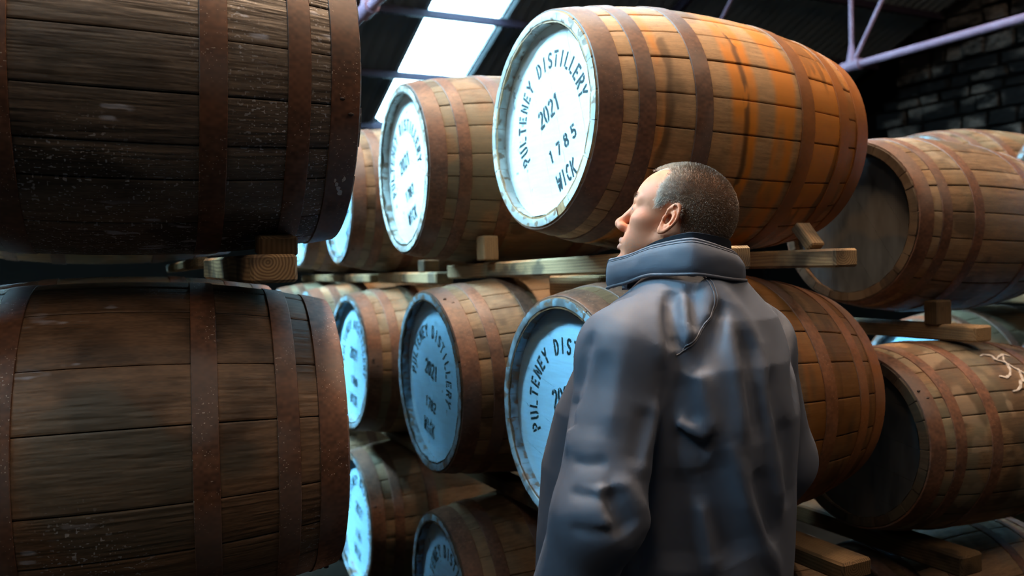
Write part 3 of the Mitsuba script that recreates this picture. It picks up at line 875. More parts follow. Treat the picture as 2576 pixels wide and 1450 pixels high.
def cap(p, a, b, ra, rb=None):
    rb = ra if rb is None else rb
    a, b = np.array(a, float), np.array(b, float)
    t = np.clip(((p - a) @ (b - a)) / ((b - a) @ (b - a)), 0, 1)
    return np.linalg.norm(p - a - t[:, None] * (b - a), axis=1) - (ra + (rb - ra) * t)


def line_dist(p, pts):
    """(distance to a polyline, share of its length) for points p."""
    pts = np.array(pts, float)
    seg = np.linalg.norm(np.diff(pts, axis=0), axis=1)
    cum = np.r_[0, np.cumsum(seg)]
    best, tt = np.full(len(p), 9.0), np.zeros(len(p))
    for i in range(len(pts) - 1):
        d = pts[i + 1] - pts[i]
        t = np.clip(((p - pts[i]) @ d) / (d @ d), 0, 1)
        q = np.linalg.norm(p - pts[i] - t[:, None] * d, axis=1)
        m = q < best
        best, tt = np.where(m, q, best), np.where(m, (cum[i] + t * seg[i]) / cum[-1], tt)
    return best, tt


FACING = math.radians(10.5)
FEET = np.array([1.005, 1.268, 0.0])
LV, FV, UV_ = np.array([-math.cos(FACING), -math.sin(FACING), 0]), np.array([-math.sin(FACING), math.cos(FACING), 0]), np.array([0, 0, 1.0])
BODY = np.eye(4)          # local columns: left, forward, up
BODY[:3, 0], BODY[:3, 1], BODY[:3, 2], BODY[:3, 3] = LV, FV, UV_, FEET
HYAW, HPITCH, HROLL, HSCALE = math.radians(37.3), math.radians(17.9), math.radians(7.0), 0.925
HC = np.array([1.0190, 1.3161, 1.5855])


def head_matrix():
    L0, F0 = np.array([-math.cos(HYAW), -math.sin(HYAW), 0]), np.array([-math.sin(HYAW), math.cos(HYAW), 0])
    F2 = math.cos(HPITCH) * F0 + math.sin(HPITCH) * UV_
    U2 = -math.sin(HPITCH) * F0 + math.cos(HPITCH) * UV_
    M = np.eye(4)
    M[:3, 0] = F2 * HSCALE
    M[:3, 1] = (math.cos(HROLL) * L0 + math.sin(HROLL) * U2) * HSCALE
    M[:3, 2] = (-math.sin(HROLL) * L0 + math.cos(HROLL) * U2) * HSCALE
    M[:3, 3] = HC
    return M


HEAD = head_matrix()      # local columns: forward, left, up
B2H = np.linalg.inv(HEAD) @ BODY


def ear(p, s):
    """An ear on the side s; coordinates: a along the ear (up), b across it (backwards), c out of its plane."""
    c0 = np.array([-0.004, s * 0.0755, -0.002])
    tilt, flare = math.radians(14), math.radians(24)
    up = np.array([-math.sin(tilt), 0, math.cos(tilt)])
    back = np.array([-math.cos(tilt) * math.cos(flare), s * math.sin(flare), -math.sin(tilt)])
    back /= np.linalg.norm(back)
    out = np.cross(up, back) * (1 if s < 0 else -1)
    out *= np.sign(out[1] * s)
    q = p - c0
    a, b, c = q @ up, q @ back, q @ out
    r = np.stack([a, b - 0.008, c], 1)
    # outline: an egg, narrower towards the lobe
    wide = 0.0175 - 0.12 * np.clip(-a, 0, .03) - 0.05 * np.clip(a - .012, 0, .03)
    lam = np.sqrt((a / 0.0325) ** 2 + ((b - 0.009) / wide) ** 2)
    plate = np.maximum(np.abs(c - 0.004 - 0.06 * b) - 0.0026, (lam - 1) * 0.016)
    ang = np.arctan2(a / 0.0325, (b - 0.009) / wide)
    helix = np.sqrt(((lam - 0.90) * 0.0165) ** 2 + (c - 0.0065) ** 2) - 0.0036 - 0.0006 * np.sin(ang)
    helix = np.where((np.abs(ang) > 2.55) & (a < .012), helix + 0.006 * (np.abs(ang) - 2.55), helix)
    anti = np.sqrt(((lam - 0.56) * 0.0165) ** 2 + (c - 0.0058) ** 2) - 0.0026
    anti = np.where(np.abs(ang) > 1.7, anti + 0.01, anti)
    concha = ell(r, np.array([-0.002, -0.0035, 0.007]), np.array([0.0120, 0.0080, 0.0095]))
    d_scapha = np.sqrt(((lam - 0.74) * 0.0165) ** 2 + (c - 0.0085) ** 2) - 0.0026
    d_scapha = np.where((ang > 1.9) | (ang < -0.5), .01, d_scapha)
    lobe = ell(r, np.array([-0.0275, -0.006, 0.0035]), np.array([0.0105, 0.0085, 0.0048]))
    tragus = ell(r, np.array([-0.003, -0.0125, 0.006]), np.array([0.0055, 0.004, 0.0045]))
    d = smin(plate, helix, 0.0025)
    d = smin(d, anti, 0.002)
    d = smin(d, lobe, 0.004)
    d = smax(d, -d_scapha, 0.0015)
    d = smax(d, -concha, 0.0015)
    return smin(d, tragus, 0.002)


def head_sdf(p):
    """Head and neck in head coordinates: forward, left, up; the middle between the ears is 0."""
    A = np.abs(p * (0, 1, 0)) + p * (1, 0, 1)            # mirrored to the left side
    d = ell(p, np.array([-.014, 0, .040]), np.array([.101, .0775, .084]))
    d = smin(d, ell(p, np.array([-.050, 0, .012]), np.array([.062, .066, .062])), .03)
    d = smin(d, ell(p, np.array([.030, 0, .030]), np.array([.064, .064, .062])), .03)
    d = smin(d, ell(p, np.array([.030, 0, -.035]), np.array([.062, .060, .080])), .025)
    d = smin(d, cap(A, (.000, .052, -.052), (.062, .022, -.104), .018, .018), .028)
    d = smin(d, ell(p, np.array([.078, 0, -.108]), np.array([.021, .021, .017])), .018)
    d = smin(d, ell(A, np.array([.052, .047, -.022]), np.array([.028, .020, .020])), .022)
    d = smin(d, ell(A, np.array([.048, .040, -.062]), np.array([.032, .022, .030])), .022)
    d = smin(d, cap(A, (.084, .012, .024), (.070, .044, .022), .0105, .010), .014)
    d = smin(d, ell(p, np.array([.074, 0, -.070]), np.array([.025, .034, .028])), .014)
    d = smax(d, -ell(A, np.array([.098, .034, .001]), np.array([.018, .020, .0125])), .012)
    d = smin(d, ell(A, np.array([.0765, .033, .001]), np.array([.0140, .0150, .0140])), .004)
    d = smax(d, -ell(A, np.array([.0915, .033, -.0008]), np.array([.0125, .0125, .0040])), .0015)
    nose = smin(cap(p, (.089, 0, .014), (.113, 0, -.031), .0085, .0108), ell(p, np.array([.1150, 0, -.0355]), np.array([.0125, .0125, .0115])), .008)
    nose = smin(nose, ell(A, np.array([.104, .0135, -.0415]), np.array([.0125, .0075, .0095])), .007)
    d = smin(d, nose, .011)
    d = smax(d, -ell(A, np.array([.110, .0075, -.0495]), np.array([.0065, .0038, .0052])), .0025)
    d = smin(d, cap(A, (.1010, 0, -.0690), (.085, .022, -.0755), .0068, .004), .006)
    d = smin(d, cap(A, (.0990, 0, -.0845), (.084, .020, -.0790), .0076, .004), .006)
    d = smax(d, -cap(A, (.110, 0, -.0768), (.088, .024, -.0775), .0026, .0014), .002)
    d = smax(d, -ell(p, np.array([.101, 0, -.0975]), np.array([.010, .018, .005])), .006)
    d = smin(d, cap(p, (-.034, 0, -.045), (-.052, .012, -.190), .058, .066), .030)
    for s in (1, -1):
        d = smin(d, ear(p, s), .0035)
    return d


def skin_color(p):
    """Per-vertex skin: ruddy cheeks, nose and ears, stubble, and the stubbly scalp under the cropped hair."""
    f, l, u = p.T
    a = np.abs(l)
    n = meshkit.fbm(p * 60, 3, 2)
    c = np.array([0.50, 0.172, 0.086]) * (0.90 + 0.2 * n)[:, None]

    def blend(c, col, w):
        return c * (1 - w[:, None]) + np.array(col) * w[:, None]

    def near(q, r):
        return np.exp(-(((np.c_[f, a, u] - q) / r) ** 2).sum(1))
    c = blend(c, (.58, .19, .11), .55 * near((.118, 0, -.04), (.02, .02, .02)))
    c = blend(c, (.58, .20, .12), .35 * near((.06, .055, -.03), (.03, .03, .03)))
    c = blend(c, (.62, .19, .085), .60 * near((-.01, .085, 0), (.028, .018, .04)))
    c = blend(c, (.42, .14, .11), .65 * (near((.098, 0, -.070), (.012, .016, .005)) + near((.097, 0, -.085), (.012, .014, .006))))
    sc = np.clip(np.minimum(u - .024, .037 - u) / .003, 0, 1) * np.clip(np.minimum(a - .012, .050 - a) / .004, 0, 1) * (f > .05)
    c = blend(c, (.13, .08, .05), .7 * sc)
    st = np.clip((-.045 - u) / .03, 0, 1) * (f > -.02) * (meshkit.noise(p * 420, 3) > .5)
    c = blend(c, (.30, .20, .17), .28 * st)
    c = blend(c, (.16, .10, .065), .75 * near((.090, .033, .030), (.014, .018, .0045)))
    mole = (((p - (.052, .066, -.088)) ** 2).sum(1) < .0019 ** 2)
    c = blend(c, (.10, .04, .03), 1.0 * mole)
    h = hair_amount(p)
    col = np.array([.12, .075, .048])[None] * (1 - grey_amount(p))[:, None] + np.array([.30, .27, .23])[None] * grey_amount(p)[:, None]
    return c * (1 - .88 * h[:, None]) + .88 * h[:, None] * col


def hair_amount(p):
    f, l, u = p.T
    a = np.abs(l)
    wob = .005 * (meshkit.noise(p * 110, 8) - .5)
    side = np.interp(u, [.008, .030, .045, .060, .076, .095], [.036, .039, .040, .042, .035, .031])
    line = np.maximum(.070 - 1.9 * np.maximum(0, a - .026), side) + wob
    low = np.interp(f, [-.11, -.07, -.045, -.034, -.026, .006, .016, .034, .05], [-.085, -.065, -.045, -.030, .022, .028, .014, .008, .008]) + wob
    return np.clip((line - f) / .007, 0, 1) * np.clip((u - low) / .008, 0, 1)


def grey_amount(p):
    f, l, u = p.T
    return np.clip(np.clip((f + .022) / .055, 0, 1) * .95 + .35 * np.clip((.0 - u) / .05, 0, 1) * (f > -.05), 0, 1)


# jacket, in body coordinates: left, forward, up
ARM = {1: [(.176, -.012, 1.345), (.282, -.045, 1.085), (.292, .085, .830)], -1: [(-.170, -.012, 1.335), (-.262, -.010, 1.085), (-.225, .115, .835)]}
TU = np.array([.70, .80, .95, 1.10, 1.22, 1.32, 1.40, 1.445, 1.485, 1.53])
TA = np.array([.222, .222, .222, .220, .218, .205, .170, .125, .088, .074])
TB = np.array([.262, .264, .264, .258, .235, .190, .140, .108, .088, .076])
TF = np.array([.098, .095, .085, .068, .040, .010, -.012, -.016, -.012, -.004])


def jacket_base(p):
    l, f, u = p.T
    a, b, c = (np.interp(u, TU, t) for t in (TA, TB, TF))
    b = np.where(f > c, b * (1 - .45 * np.clip((.06 - l) / .16, 0, 1)), b)
    q = np.sqrt((np.abs(l) / a) ** 2.2 + (np.abs(f - c) / b) ** 2.2 + 1e-9) ** (2 / 2.2)
    d = (q - 1) * np.minimum(a, b) * .86
    d = np.maximum(d, u - 1.500)
    d = np.maximum(d, .745 - u)
    d = smin(d, ell(p, np.array([.012, .075, 1.375]), np.array([.115, .115, .075])), .05)
    for s in (1, -1):
        S, Eb, Wr = (np.array(x) for x in ARM[s])
        sl = smin(cap(p, S, Eb, .084, .076), cap(p, Eb, Wr, .076, .060), .03)
        sl = np.maximum(sl, ((p - Wr) @ (Wr - Eb)) / np.linalg.norm(Wr - Eb) - .0)
        sh = cap(p, (s * .055, -.020, 1.438), S + np.array([0, 0, .002]), .044, .083)
        d = smin(d, smin(sl, sh, .04), .014)
    return d


FOLDS = [
    ([(0.152, -0.1089, 1.358), (0.1652, -0.1139, 1.3054), (0.1712, -0.1117, 1.2585), (0.1825, -0.1003, 1.1907), (0.1855, -0.0866, 1.1205), (0.1888, -0.0746, 1.0496), (0.1995, -0.0463, 0.9611)], 0.03, 0.014),
    ([(0.1059, -0.0584, 1.4576), (0.1369, -0.0816, 1.4174), (0.1524, -0.0983, 1.3847), (0.1534, -0.1092, 1.3547)], 0.022, 0.014),
    ([(0.1211, -0.0476, 1.451), (0.1662, -0.0789, 1.4121), (0.1847, -0.1021, 1.367), (0.1783, -0.1067, 1.3263)], -0.01, 0.016),
    ([(0.0977, -0.077, 1.4539), (0.1184, -0.1014, 1.417), (0.1297, -0.1165, 1.384), (0.1424, -0.1155, 1.361)], -0.013, 0.014),
    ([(0.0771, -0.0815, 1.4694), (0.101, -0.1028, 1.4299), (0.1219, -0.1222, 1.3851)], 0.016, 0.011),
    ([(0.0539, -0.0921, 1.4771), (0.0704, -0.1163, 1.4357), (0.095, -0.133, 1.3995)], -0.008, 0.015),
    ([(0.0453, -0.1256, 1.4346), (0.0869, -0.1407, 1.389), (0.1182, -0.1399, 1.3504), (0.1473, -0.1317, 1.3153)], 0.022, 0.019),
    ([(0.04, -0.1233, 1.44), (0.0656, -0.1507, 1.3811), (0.0734, -0.1705, 1.3215), (0.0755, -0.1803, 1.2481), (0.0752, -0.1838, 1.1943)], -0.016, 0.013),
    ([(0.0437, -0.0971, 1.4768), (0.026, -0.1345, 1.4268), (0.0098, -0.1672, 1.357), (0.0097, -0.186, 1.2819)], -0.013, 0.016),
    ([(0.0305, -0.1557, 1.3858), (0.0454, -0.18, 1.299), (0.0374, -0.192, 1.1898)], 0.014, 0.02),
    ([(0.0195, -0.1738, 1.3374), (0.0206, -0.1893, 1.2559), (-0.0001, -0.1923, 1.1423), (-0.0235, -0.1862, 1.0522)], -0.014, 0.015),
    ([(-0.0056, -0.1799, 1.3216), (-0.0082, -0.1926, 1.2388), (-0.0269, -0.1915, 1.1517)], 0.012, 0.016),
    ([(0.0995, -0.1741, 1.2033), (0.0646, -0.1815, 1.0898), (0.0141, -0.1833, 1.0032), (-0.0261, -0.178, 0.9425)], -0.019, 0.016),
    ([(0.1264, -0.1577, 1.1846), (0.1065, -0.1644, 1.0876), (0.0752, -0.1707, 0.9865)], 0.02, 0.032),
    ([(0.0455, -0.189, 1.1495), (0.0241, -0.1879, 1.0763), (-0.0028, -0.1834, 0.9994)], 0.014, 0.02),
    ([(0.1724, -0.1123, 1.2419), (0.1549, -0.1358, 1.2225), (0.1296, -0.1567, 1.2064)], -0.018, 0.013),
    ([(0.174, -0.1132, 1.2199), (0.1521, -0.1371, 1.2), (0.1236, -0.1597, 1.1858)], 0.02, 0.017),
    ([(0.1333, -0.1374, 1.3313), (0.1334, -0.1473, 1.2783), (0.1269, -0.1589, 1.2117)], -0.014, 0.015),
    ([(0.1538, -0.1259, 1.3121), (0.1527, -0.1324, 1.2655), (0.1479, -0.1413, 1.2324)], 0.014, 0.015),
    ([(-0.2058, -0.0569, 1.4171), (-0.1771, -0.103, 1.3535), (-0.1107, -0.1601, 1.2952), (-0.0913, -0.1756, 1.2477)], 0.024, 0.015),
    ([(-0.0309, -0.1927, 1.2288), (-0.0451, -0.1896, 1.1555), (-0.0577, -0.1815, 1.0584)], 0.014, 0.018),
    ([(0.1686, -0.1154, 1.1571), (0.1645, -0.1139, 1.0744), (0.1604, -0.1121, 0.9771)], 0.018, 0.04),
    ([(0.1404, -0.142, 1.1098), (0.1306, -0.1448, 1.0404), (0.12, -0.1471, 0.9702)], -0.014, 0.022),
    ([(0.3135, -0.1004, 1.1483), (0.3139, -0.1153, 1.1183), (0.2959, -0.1268, 1.0757)], 0.028, 0.016),
    ([(0.3194, -0.0902, 1.1558), (0.3292, -0.105, 1.1191), (0.3278, -0.115, 1.083)], -0.013, 0.015),
    ([(0.3073, -0.1005, 1.1556), (0.285, -0.1138, 1.1471), (0.263, -0.124, 1.1132), (0.2407, -0.1153, 1.064)], -0.013, 0.016),
    ([(0.1948, -0.1026, 1.2806), (0.2155, -0.1071, 1.2303), (0.2405, -0.1117, 1.1885), (0.2526, -0.1152, 1.1518)], -0.012, 0.016),
    ([(0.2183, -0.1037, 1.2668), (0.2423, -0.1072, 1.221), (0.26, -0.1122, 1.1722)], 0.011, 0.017),
    ([(0.2844, 0.0078, 1.2787), (0.2948, 0.0022, 1.2532), (0.3075, -0.0084, 1.2258)], 0.016, 0.009),
    ([(0.2781, 0.0037, 1.306), (0.301, -0.0045, 1.2413), (0.324, -0.0207, 1.1865)], -0.008, 0.016),
    ([(0.3268, -0.0318, 1.1822), (0.321, -0.0645, 1.1817), (0.3007, -0.0901, 1.1868)], 0.006, 0.01),
    ([(0.3499, -0.0486, 1.1368), (0.3421, -0.0766, 1.136), (0.3257, -0.0964, 1.1389)], 0.006, 0.01),
    ([(0.364, -0.0609, 1.0841), (0.3504, -0.0933, 1.0826), (0.3223, -0.1184, 1.0858)], 0.008, 0.011),
    ([(0.2563, -0.0111, 1.3945), (0.2725, -0.0069, 1.3476), (0.2804, 0.0012, 1.2996), (0.2948, 0.0022, 1.2532)], 0.016, 0.012),
    ([(0.2174, -0.0591, 1.4145), (0.2572, -0.0727, 1.3179), (0.2912, -0.0814, 1.2243)], -0.007, 0.026),
    ([(0.2622, -0.046, 1.363), (0.2843, -0.0475, 1.2849), (0.3091, -0.0575, 1.2167)], 0.006, 0.022),
]
SEAMS = {'raglan': [
    [(0.0507, -0.0904, 1.4813), (0.0522, -0.1037, 1.4629), (0.0586, -0.119, 1.4387), (0.0721, -0.1311, 1.4153), (0.0906, -0.137, 1.3945), (0.1089, -0.1344, 1.3765), (0.1297, -0.1266, 1.3627), (0.1467, -0.1147, 1.3538), (0.154, -0.1113, 1.3474)],
    [(0.0561, -0.0894, 1.4786), (0.0582, -0.1024, 1.461), (0.0647, -0.1169, 1.4382), (0.0768, -0.128, 1.4168), (0.0941, -0.134, 1.3981), (0.1111, -0.1312, 1.3813), (0.1304, -0.1237, 1.368), (0.1461, -0.1126, 1.3598)],
]}


def jacket_sdf(p):
    d = jacket_base(p)
    near = np.abs(d) < .045
    q = p[near]
    add_ = np.zeros(len(q))
    for pts, depth, width in FOLDS:
        lo, hi = np.min(pts, 0) - 3 * width, np.max(pts, 0) + 3 * width
        m = ((q > lo) & (q < hi)).all(1)
        if not m.any():
            continue
        dist, t = line_dist(q[m], pts)
        add_[m] += depth * np.exp(-(dist / width) ** 1.45) * np.clip(np.minimum(t, 1 - t) * 5 + .15, 0, 1)
    add_ += .006 * (meshkit.fbm(q * (9, 9, 4.5), 2, 3) - .5) + .0018 * (meshkit.fbm(q * (22, 22, 12), 2, 6) - .5)
    d = d.copy()
    d[near] += add_
    return d


def tube_on(pts, r, off=0.0, fn=None, n=60, sides=6):
    """A thin cord laid along a polyline, drawn onto the surface of fn."""
    pts = np.array(pts, float)
    t = np.r_[0, np.cumsum(np.linalg.norm(np.diff(pts, axis=0), axis=1))]
    from scipy.interpolate import CubicSpline
    x = CubicSpline(t, pts)(np.linspace(0, t[-1], n))
    if fn is not None:
        for _ in range(6):
            e = .003
            g = np.stack([fn(x + np.eye(3)[k] * e) - fn(x - np.eye(3)[k] * e) for k in range(3)], 1) / (2 * e)
            g /= np.linalg.norm(g, axis=1, keepdims=True) + 1e-9
            x = x - (fn(x) - off)[:, None] * g
    d = np.gradient(x, axis=0)
    d /= np.linalg.norm(d, axis=1, keepdims=True) + 1e-12
    a = np.cross(d, (.3, .2, .93))
    a /= np.linalg.norm(a, axis=1, keepdims=True)
    b = np.cross(d, a)
    ang = np.arange(sides) * 2 * PI / sides
    v = x[:, None] + r * (np.cos(ang)[None, :, None] * a[:, None] + np.sin(ang)[None, :, None] * b[:, None])
    i, j = np.meshgrid(np.arange(n - 1), np.arange(sides), indexing='ij')
    q = np.stack([i * sides + j, i * sides + (j + 1) % sides, (i + 1) * sides + (j + 1) % sides, (i + 1) * sides + j], -1).reshape(-1, 4)
    return trimesh.Trimesh(v.reshape(-1, 3), np.vstack([q[:, [0, 1, 2]], q[:, [0, 2, 3]]]), process=False)


def place(m, M=BODY):
    m = m.copy()
    m.vertices = trimesh.transform_points(m.vertices, M)
    if np.linalg.det(M[:3, :3]) < 0:
        m.faces = m.faces[:, ::-1]
    return m


def skin(p, n, uv):
    return mikit.mix(c3(.9, .9, .9), c3(1.05, 1.05, 1.05), mikit.noise(p.x * 700, p.y * 700, p.z * 700))


def cloth_bump(p, n, uv):
    return mikit.noise(p.x * 900, p.y * 900, p.z * 900) + 0.6 * mikit.noise(p.x * 300, p.y * 300, p.z * 300)


scene['mat_skin'] = {'type': 'principled', 'base_color': {'type': 'mesh_attribute', 'name': 'vertex_color'}, 'roughness': 0.6, 'specular': 0.2}
material('mat_jacket', (0.088, 0.100, 0.132), 0.64, 0.34, cloth_bump, 0.00014, two=True, sheen=0.4)
material('mat_piping', (0.130, 0.132, 0.155), 0.7, 0.25)
material('mat_lining', (0.010, 0.012, 0.018), 0.85, 0.15, two=True)
material('mat_trousers', (0.02, 0.02, 0.025), 0.9, 0.1)
material('mat_shoe', (0.015, 0.012, 0.010), 0.5, 0.3)
material('mat_eye', (0.34, 0.31, 0.30), 0.15, 0.5)
material('mat_iris', (0.06, 0.09, 0.10), 0.15, 0.5)
material('mat_hair', (0.14, 0.088, 0.055), 0.45, 0.5)
material('mat_grey_hair', (0.62, 0.56, 0.48), 0.4, 0.5)
material('mat_zip', (0.02, 0.02, 0.025), 0.4, 0.5)


def hand_sdf(p, s):
    """A relaxed hand hanging from the wrist at 0: -z to the fingertips, palm towards the thigh."""
    d = ell(p, np.array([0, .002, -.055]), np.array([.015, .040, .050]))
    for k, (y, L) in enumerate(((.030, .062), (.011, .072), (-.010, .068), (-.029, .054))):
        a = np.array([0, y * .9, -.085])
        b = a + L * .5 * np.array([-.18 * s, y * 1.5, -1])
        c = b + L * .5 * np.array([-.55 * s, y * 1.0, -.85])
        d = smin(d, smin(cap(p, a, b, .0092, .0085), cap(p, b, c, .0085, .0072), .002), .004)
    a, b, c = np.array([0, .030, -.030]), np.array([-.008 * s, .056, -.062]), np.array([-.014 * s, .058, -.092])
    d = smin(d, smin(cap(p, a, b, .013, .0105), cap(p, b, c, .0100, .0085), .003), .008)
    return smin(d, cap(p, (0, 0, .06), (0, 0, -.02), .027, .024), .02)


def build_person():
    t = thing('person', 'man in a grey-blue softshell jacket with cropped greying hair, looking up at the casks', 'person')
    # one continuous body: head, neck, trunk, arms and hands, legs; the clothes lie over it
    hm = surface_net(head_sdf, (-.125, -.112, -.20), (.135, .112, .135), .0021)
    col = skin_color(hm.vertices)
    hm = place(hm, HEAD)

    def trunk(p):
        d = smin(cap(p, (.0, -.02, 1.44), (0, .01, 1.30), .060, .12), cap(p, (0, .01, 1.25), (0, .01, .95), .13, .14), .06)
        for s in (1, -1):
            S, Eb, Wr = (np.array(x) for x in ARM[s])
            d = smin(d, smin(cap(p, S, Eb, .050, .042), cap(p, Eb, Wr + (0, 0, -.01), .042, .028), .02), .03)
            d = smin(d, hand_sdf(p - Wr - (0, .012, -.03), s), .012)
            d = smin(d, smin(cap(p, (s * .09, .01, .92), (s * .10, .02, .50), .085, .058), cap(p, (s * .10, .02, .50), (s * .105, -.01, .10), .056, .036), .02), .03)
        return d
    tr = place(surface_net(trunk, (-.36, -.24, .05), (.36, .26, 1.50), .0085))
    body = trimesh.util.concatenate([hm, tr])
    cc = np.vstack([col, np.tile([.54, .19, .095], (len(tr.vertices), 1))])
    scene[f'{t}__body'] = mikit.ply(body, 'mat_skin', True, color=cc)
    for s in (1, -1):
        e = trimesh.creation.icosphere(3, .0122)
        ir = trimesh.creation.icosphere(3, .0058)
        ir.vertices = ir.vertices * (.5, 1, 1) + (.0103, 0, 0)
        k = add(t, 'eye', mikit.ply(place(e.apply_translation((.0765, s * .033, .001)), HEAD), 'mat_eye', True))
        add(k, 'iris', mikit.ply(place(ir.apply_translation((.0765, s * .033, .001)), HEAD), 'mat_iris', True))
    # cropped hair: short strands as curves
    rng = np.random.default_rng(11)
    hv = trimesh.transform_points(hm.vertices, np.linalg.inv(HEAD))
    hm_l = trimesh.Trimesh(hv, hm.faces, process=False)
    amount = hair_amount(hm_l.triangles_center)
    area = hm_l.area_faces * amount
    n = 34000
    idx = rng.choice(len(area), n, p=area / area.sum())
    bc = rng.dirichlet((1, 1, 1), n)
    pos = (hm_l.triangles[idx] * bc[:, :, None]).sum(1)
    nor = hm_l.face_normals[idx]
    up_ = np.clip((pos[:, 2] - .045) / .06, 0, 1)
    flow = np.c_[-.45 + 1.0 * up_, 0 * pos[:, 0], -.9 * (1 - up_)] + rng.normal(0, .22, (n, 3))
    length = np.interp(pos[:, 2], [-.08, .02, .09, .125], [.004, .007, .010, .013]) * rng.uniform(.7, 1.15, n)
    d1 = nor + .45 * flow
    d1 /= np.linalg.norm(d1, axis=1, keepdims=True)
    d2 = nor * .7 + .8 * flow
    d2 /= np.linalg.norm(d2, axis=1, keepdims=True)
    pts = np.stack([pos - nor * .001, pos + d1 * length[:, None] * .33, pos + d1 * length[:, None] * .6 + d2 * length[:, None] * .1, pos + d1 * length[:, None] * .6 + d2 * length[:, None] * .45], 1)
    wpt = trimesh.transform_points(pts.reshape(-1, 3), HEAD).reshape(n, 4, 3)
    grey = rng.random(n) < grey_amount(pos) * .9 + .06
    rad = np.array([.00024, .00024, .00020, .00010])
    import os
    os.makedirs(meshkit.FOLDER, exist_ok=True)
    for nm, sel, mat in (('hair', ~grey, 'mat_hair'), ('grey_hair', grey, 'mat_grey_hair')):
        path = f'{meshkit.FOLDER}/{nm}.txt'
        with open(path, 'w') as out:
            for c in wpt[sel]:
                out.write('\n'.join('%.6f %.6f %.6f %.6f' % (*q, r) for q, r in zip(c, rad)) + '\n\n')
        scene[f'{t}__{nm}'] = {'type': 'bsplinecurve', 'filename': path, 'bsdf': {'type': 'ref', 'id': mat}}
        labels[f'{t}__{nm}'] = {'label': 'cropped brown hair' if nm == 'hair' else 'grey hair at the temples', 'kind': 'stuff'}
    # brow hairs
    idx = np.where((np.abs(hv[:, 2] - .030) < .0045) & (np.abs(np.abs(hv[:, 1]) - .030) < .018) & (hv[:, 0] > .06))[0]
    pick = rng.choice(idx, 420)
    q0 = hv[pick] + rng.normal(0, .0012, (420, 3)) * (0, 1, 1)
    away = np.c_[.55 + 0 * q0[:, 0], np.sign(q0[:, 1]) * .75, .35 + .5 * rng.random(420)] * .0050
    bp = np.stack([q0 - away * .15, q0 + away * .3, q0 + away * .7, q0 + away], 1)
    bp = trimesh.transform_points(bp.reshape(-1, 3), HEAD).reshape(-1, 4, 3)
    path = f'{meshkit.FOLDER}/eyebrow.txt'
    with open(path, 'w') as out:
        for c in bp:
            out.write('\n'.join('%.6f %.6f %.6f %.6f' % (*q, r) for q, r in zip(c, rad * .8)) + '\n\n')
    scene[f'{t}__eyebrow'] = {'type': 'bsplinecurve', 'filename': path, 'bsdf': {'type': 'ref', 'id': 'mat_hair'}}
    labels[f'{t}__eyebrow'] = {'label': 'brown eyebrows', 'kind': 'stuff'}
    # jacket
    jm = surface_net(jacket_sdf, (-.38, -.27, .72), (.38, .27, 1.56), .0052, refine=3)
    jk = f'{t}__jacket'
    scene[jk] = mikit.ply(place(jm), 'mat_jacket', True)
    labels[jk] = {'label': 'grey-blue softshell jacket with raglan sleeves'}
    for pts in SEAMS.get('raglan', []):
        add(jk, 'seam', mikit.ply(place(tube_on(pts, .0016, .0004, jacket_sdf, n=90)), 'mat_piping', True))
    build_collar(t, jk)
    # trousers and shoes (below the picture)
    def legs(p):
        d = cap(p, (-.07, .01, .93), (.07, .01, .93), .125)
        for s in (1, -1):
            d = smin(d, smin(cap(p, (s * .09, .01, .90), (s * .10, .02, .50), .100, .078), cap(p, (s * .10, .02, .50), (s * .105, -.01, .10), .076, .066), .02), .04)
        return np.maximum(d, .075 - p[:, 2])
    add(t, 'trousers', mikit.ply(place(surface_net(legs, (-.25, -.17, .05), (.25, .20, 1.08), .011)), 'mat_trousers', True))
    for s in (1, -1):
        def shoe(p, s=s):
            d = smin(ell(p, np.array([s * .105, .075, .045]), np.array([.046, .135, .045])), cap(p, (s * .105, -.01, .06), (s * .105, -.01, .13), .045), .03)
            return np.maximum(d, .002 - p[:, 2])
        add(t, 'shoe', mikit.ply(place(surface_net(shoe, (s * .105 - .07, -.09, -.01), (s * .105 + .07, .24, .20), .006)), 'mat_shoe', True))


def loft(rows, close=False):
    rows = np.array(rows, float)
    m, n, _ = rows.shape
    i, j = np.meshgrid(np.arange(m - 1), np.arange(n if close else n - 1), indexing='ij')
    q = np.stack([i * n + j, i * n + (j + 1) % n, (i + 1) * n + (j + 1) % n, (i + 1) * n + j], -1).reshape(-1, 4)
    return trimesh.Trimesh(rows.reshape(-1, 3), np.vstack([q[:, [0, 1, 2]], q[:, [0, 2, 3]]]), process=False)


# collar: angle 0 at the front opening, 90 at his left, 180 at the back; (angle, radius left, radius forward ...) given as points
COLLAR_T = np.array([0, 20, 45, 90, 135, 180, 225, 270, 315, 340, 360.0])
COLLAR_BOTTOM = [(.028, .182, 1.456), (.062, .148, 1.459), (.087, .085, 1.467), (.099, -.012, 1.485), (.078, -.085, 1.485), (0, -.110, 1.473),
                 (-.068, -.082, 1.469), (-.090, -.015, 1.474), (-.078, .070, 1.466), (-.050, .135, 1.456), (-.008, .180, 1.454)]
COLLAR_TOP = [(.030, .178, 1.514), (.062, .140, 1.515), (.082, .085, 1.520), (.088, .000, 1.538), (.072, -.075, 1.547), (.002, -.103, 1.527),
              (-.060, -.072, 1.515), (-.080, .000, 1.540), (-.075, .085, 1.528), (-.050, .140, 1.517), (-.010, .178, 1.512)]
LINING_TOP = [(.022, .165, 1.516), (.050, .130, 1.518), (.068, .080, 1.525), (.074, .000, 1.549), (.060, -.066, 1.560), (.002, -.093, 1.549),
              (-.052, -.064, 1.540), (-.069, .000, 1.556), (-.066, .080, 1.540), (-.045, .130, 1.524), (-.006, .165, 1.515)]


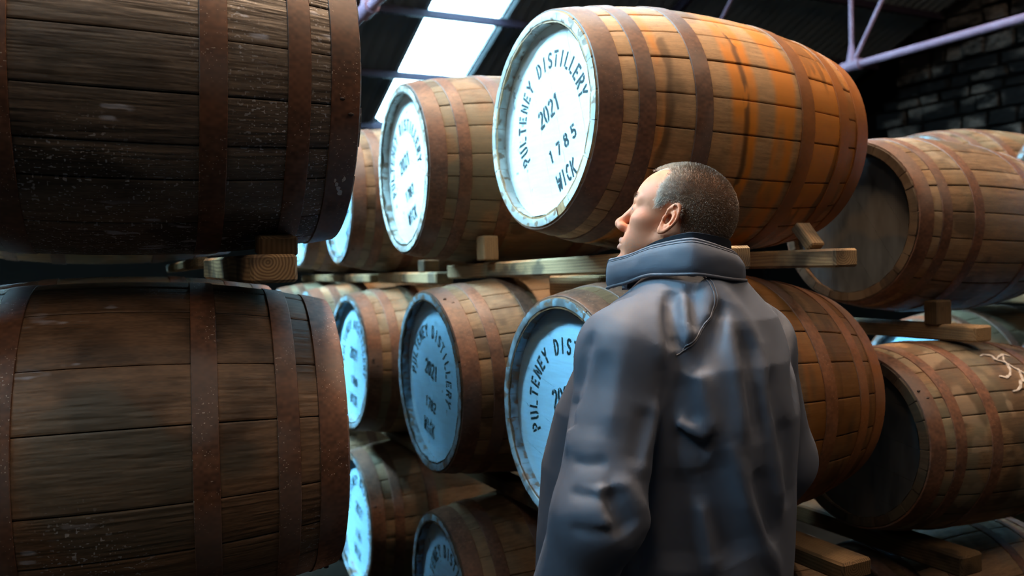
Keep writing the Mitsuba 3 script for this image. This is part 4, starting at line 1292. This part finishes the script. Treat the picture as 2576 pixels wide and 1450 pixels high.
def ring_curve(tab, t):
    from scipy.interpolate import PchipInterpolator
    return PchipInterpolator(COLLAR_T, np.array(tab, float))(t)


def build_collar(t, jk):
    th = np.linspace(0, 360, 121)
    bot, top = ring_curve(COLLAR_BOTTOM, th), ring_curve(COLLAR_TOP, th)
    outward = np.c_[np.sin(np.radians(th)), np.cos(np.radians(th)), 0 * th]
    rows_o, rows_i = [], []
    for k, s in enumerate(np.linspace(0, 1, 9)):
        mid = bot + (top - bot) * s
        bulge = .006 * math.sin(PI * s) + .010 * (meshkit.fbm(np.c_[np.sin(np.radians(th)) * 2.2, np.cos(np.radians(th)) * 2.2, th * 0 + s * 1.2], 2, 4) - .5) * math.sin(PI * min(1, s * 1.3))
        edge = .0025 * (1 - abs(2 * s - 1) ** 8)
        rows_o.append(mid + outward * (bulge + edge)[:, None])
        rows_i.append(mid + outward * (bulge - .004 - edge * .3)[:, None])
    m = loft(rows_o + rows_i[::-1])
    m.fix_normals()
    k = add(t, 'collar', mikit.ply(place(m), 'mat_jacket', 35), 'stand-up jacket collar')
    rim = rows_o[-1] * .5 + rows_i[-1] * .5
    add(k, 'piping', mikit.ply(place(tube_on(rim, .0032, n=200, sides=8)), 'mat_piping', True))
    add(k, 'seam', mikit.ply(place(tube_on(rows_o[-2] + (rows_o[-1] - rows_o[-2]) * .45, .0011, n=200)), 'mat_piping', True))
    add(k, 'base_seam', mikit.ply(place(tube_on(rows_o[0] + outward * .003, .0030, n=200, sides=8)), 'mat_piping', True))
    # dark lining, standing a little higher than the collar
    lt = ring_curve(LINING_TOP, th)
    lr = [bot + outward * -.012, (bot + lt) / 2 + outward * -.010, lt, lt + outward * -.004 + (0, 0, .001), lt + outward * -.008, (bot + lt) / 2 + outward * -.016]
    add(t, 'collar_lining', mikit.ply(place(loft(lr)), 'mat_lining', 60), 'black inner collar')
    zt = np.vstack([rows_o[0][0], rows_o[4][0], rows_o[-1][0]])
    add(jk, 'zip', mikit.ply(place(tube_on(zt, .0035, n=24)), 'mat_zip', True))


build_person()
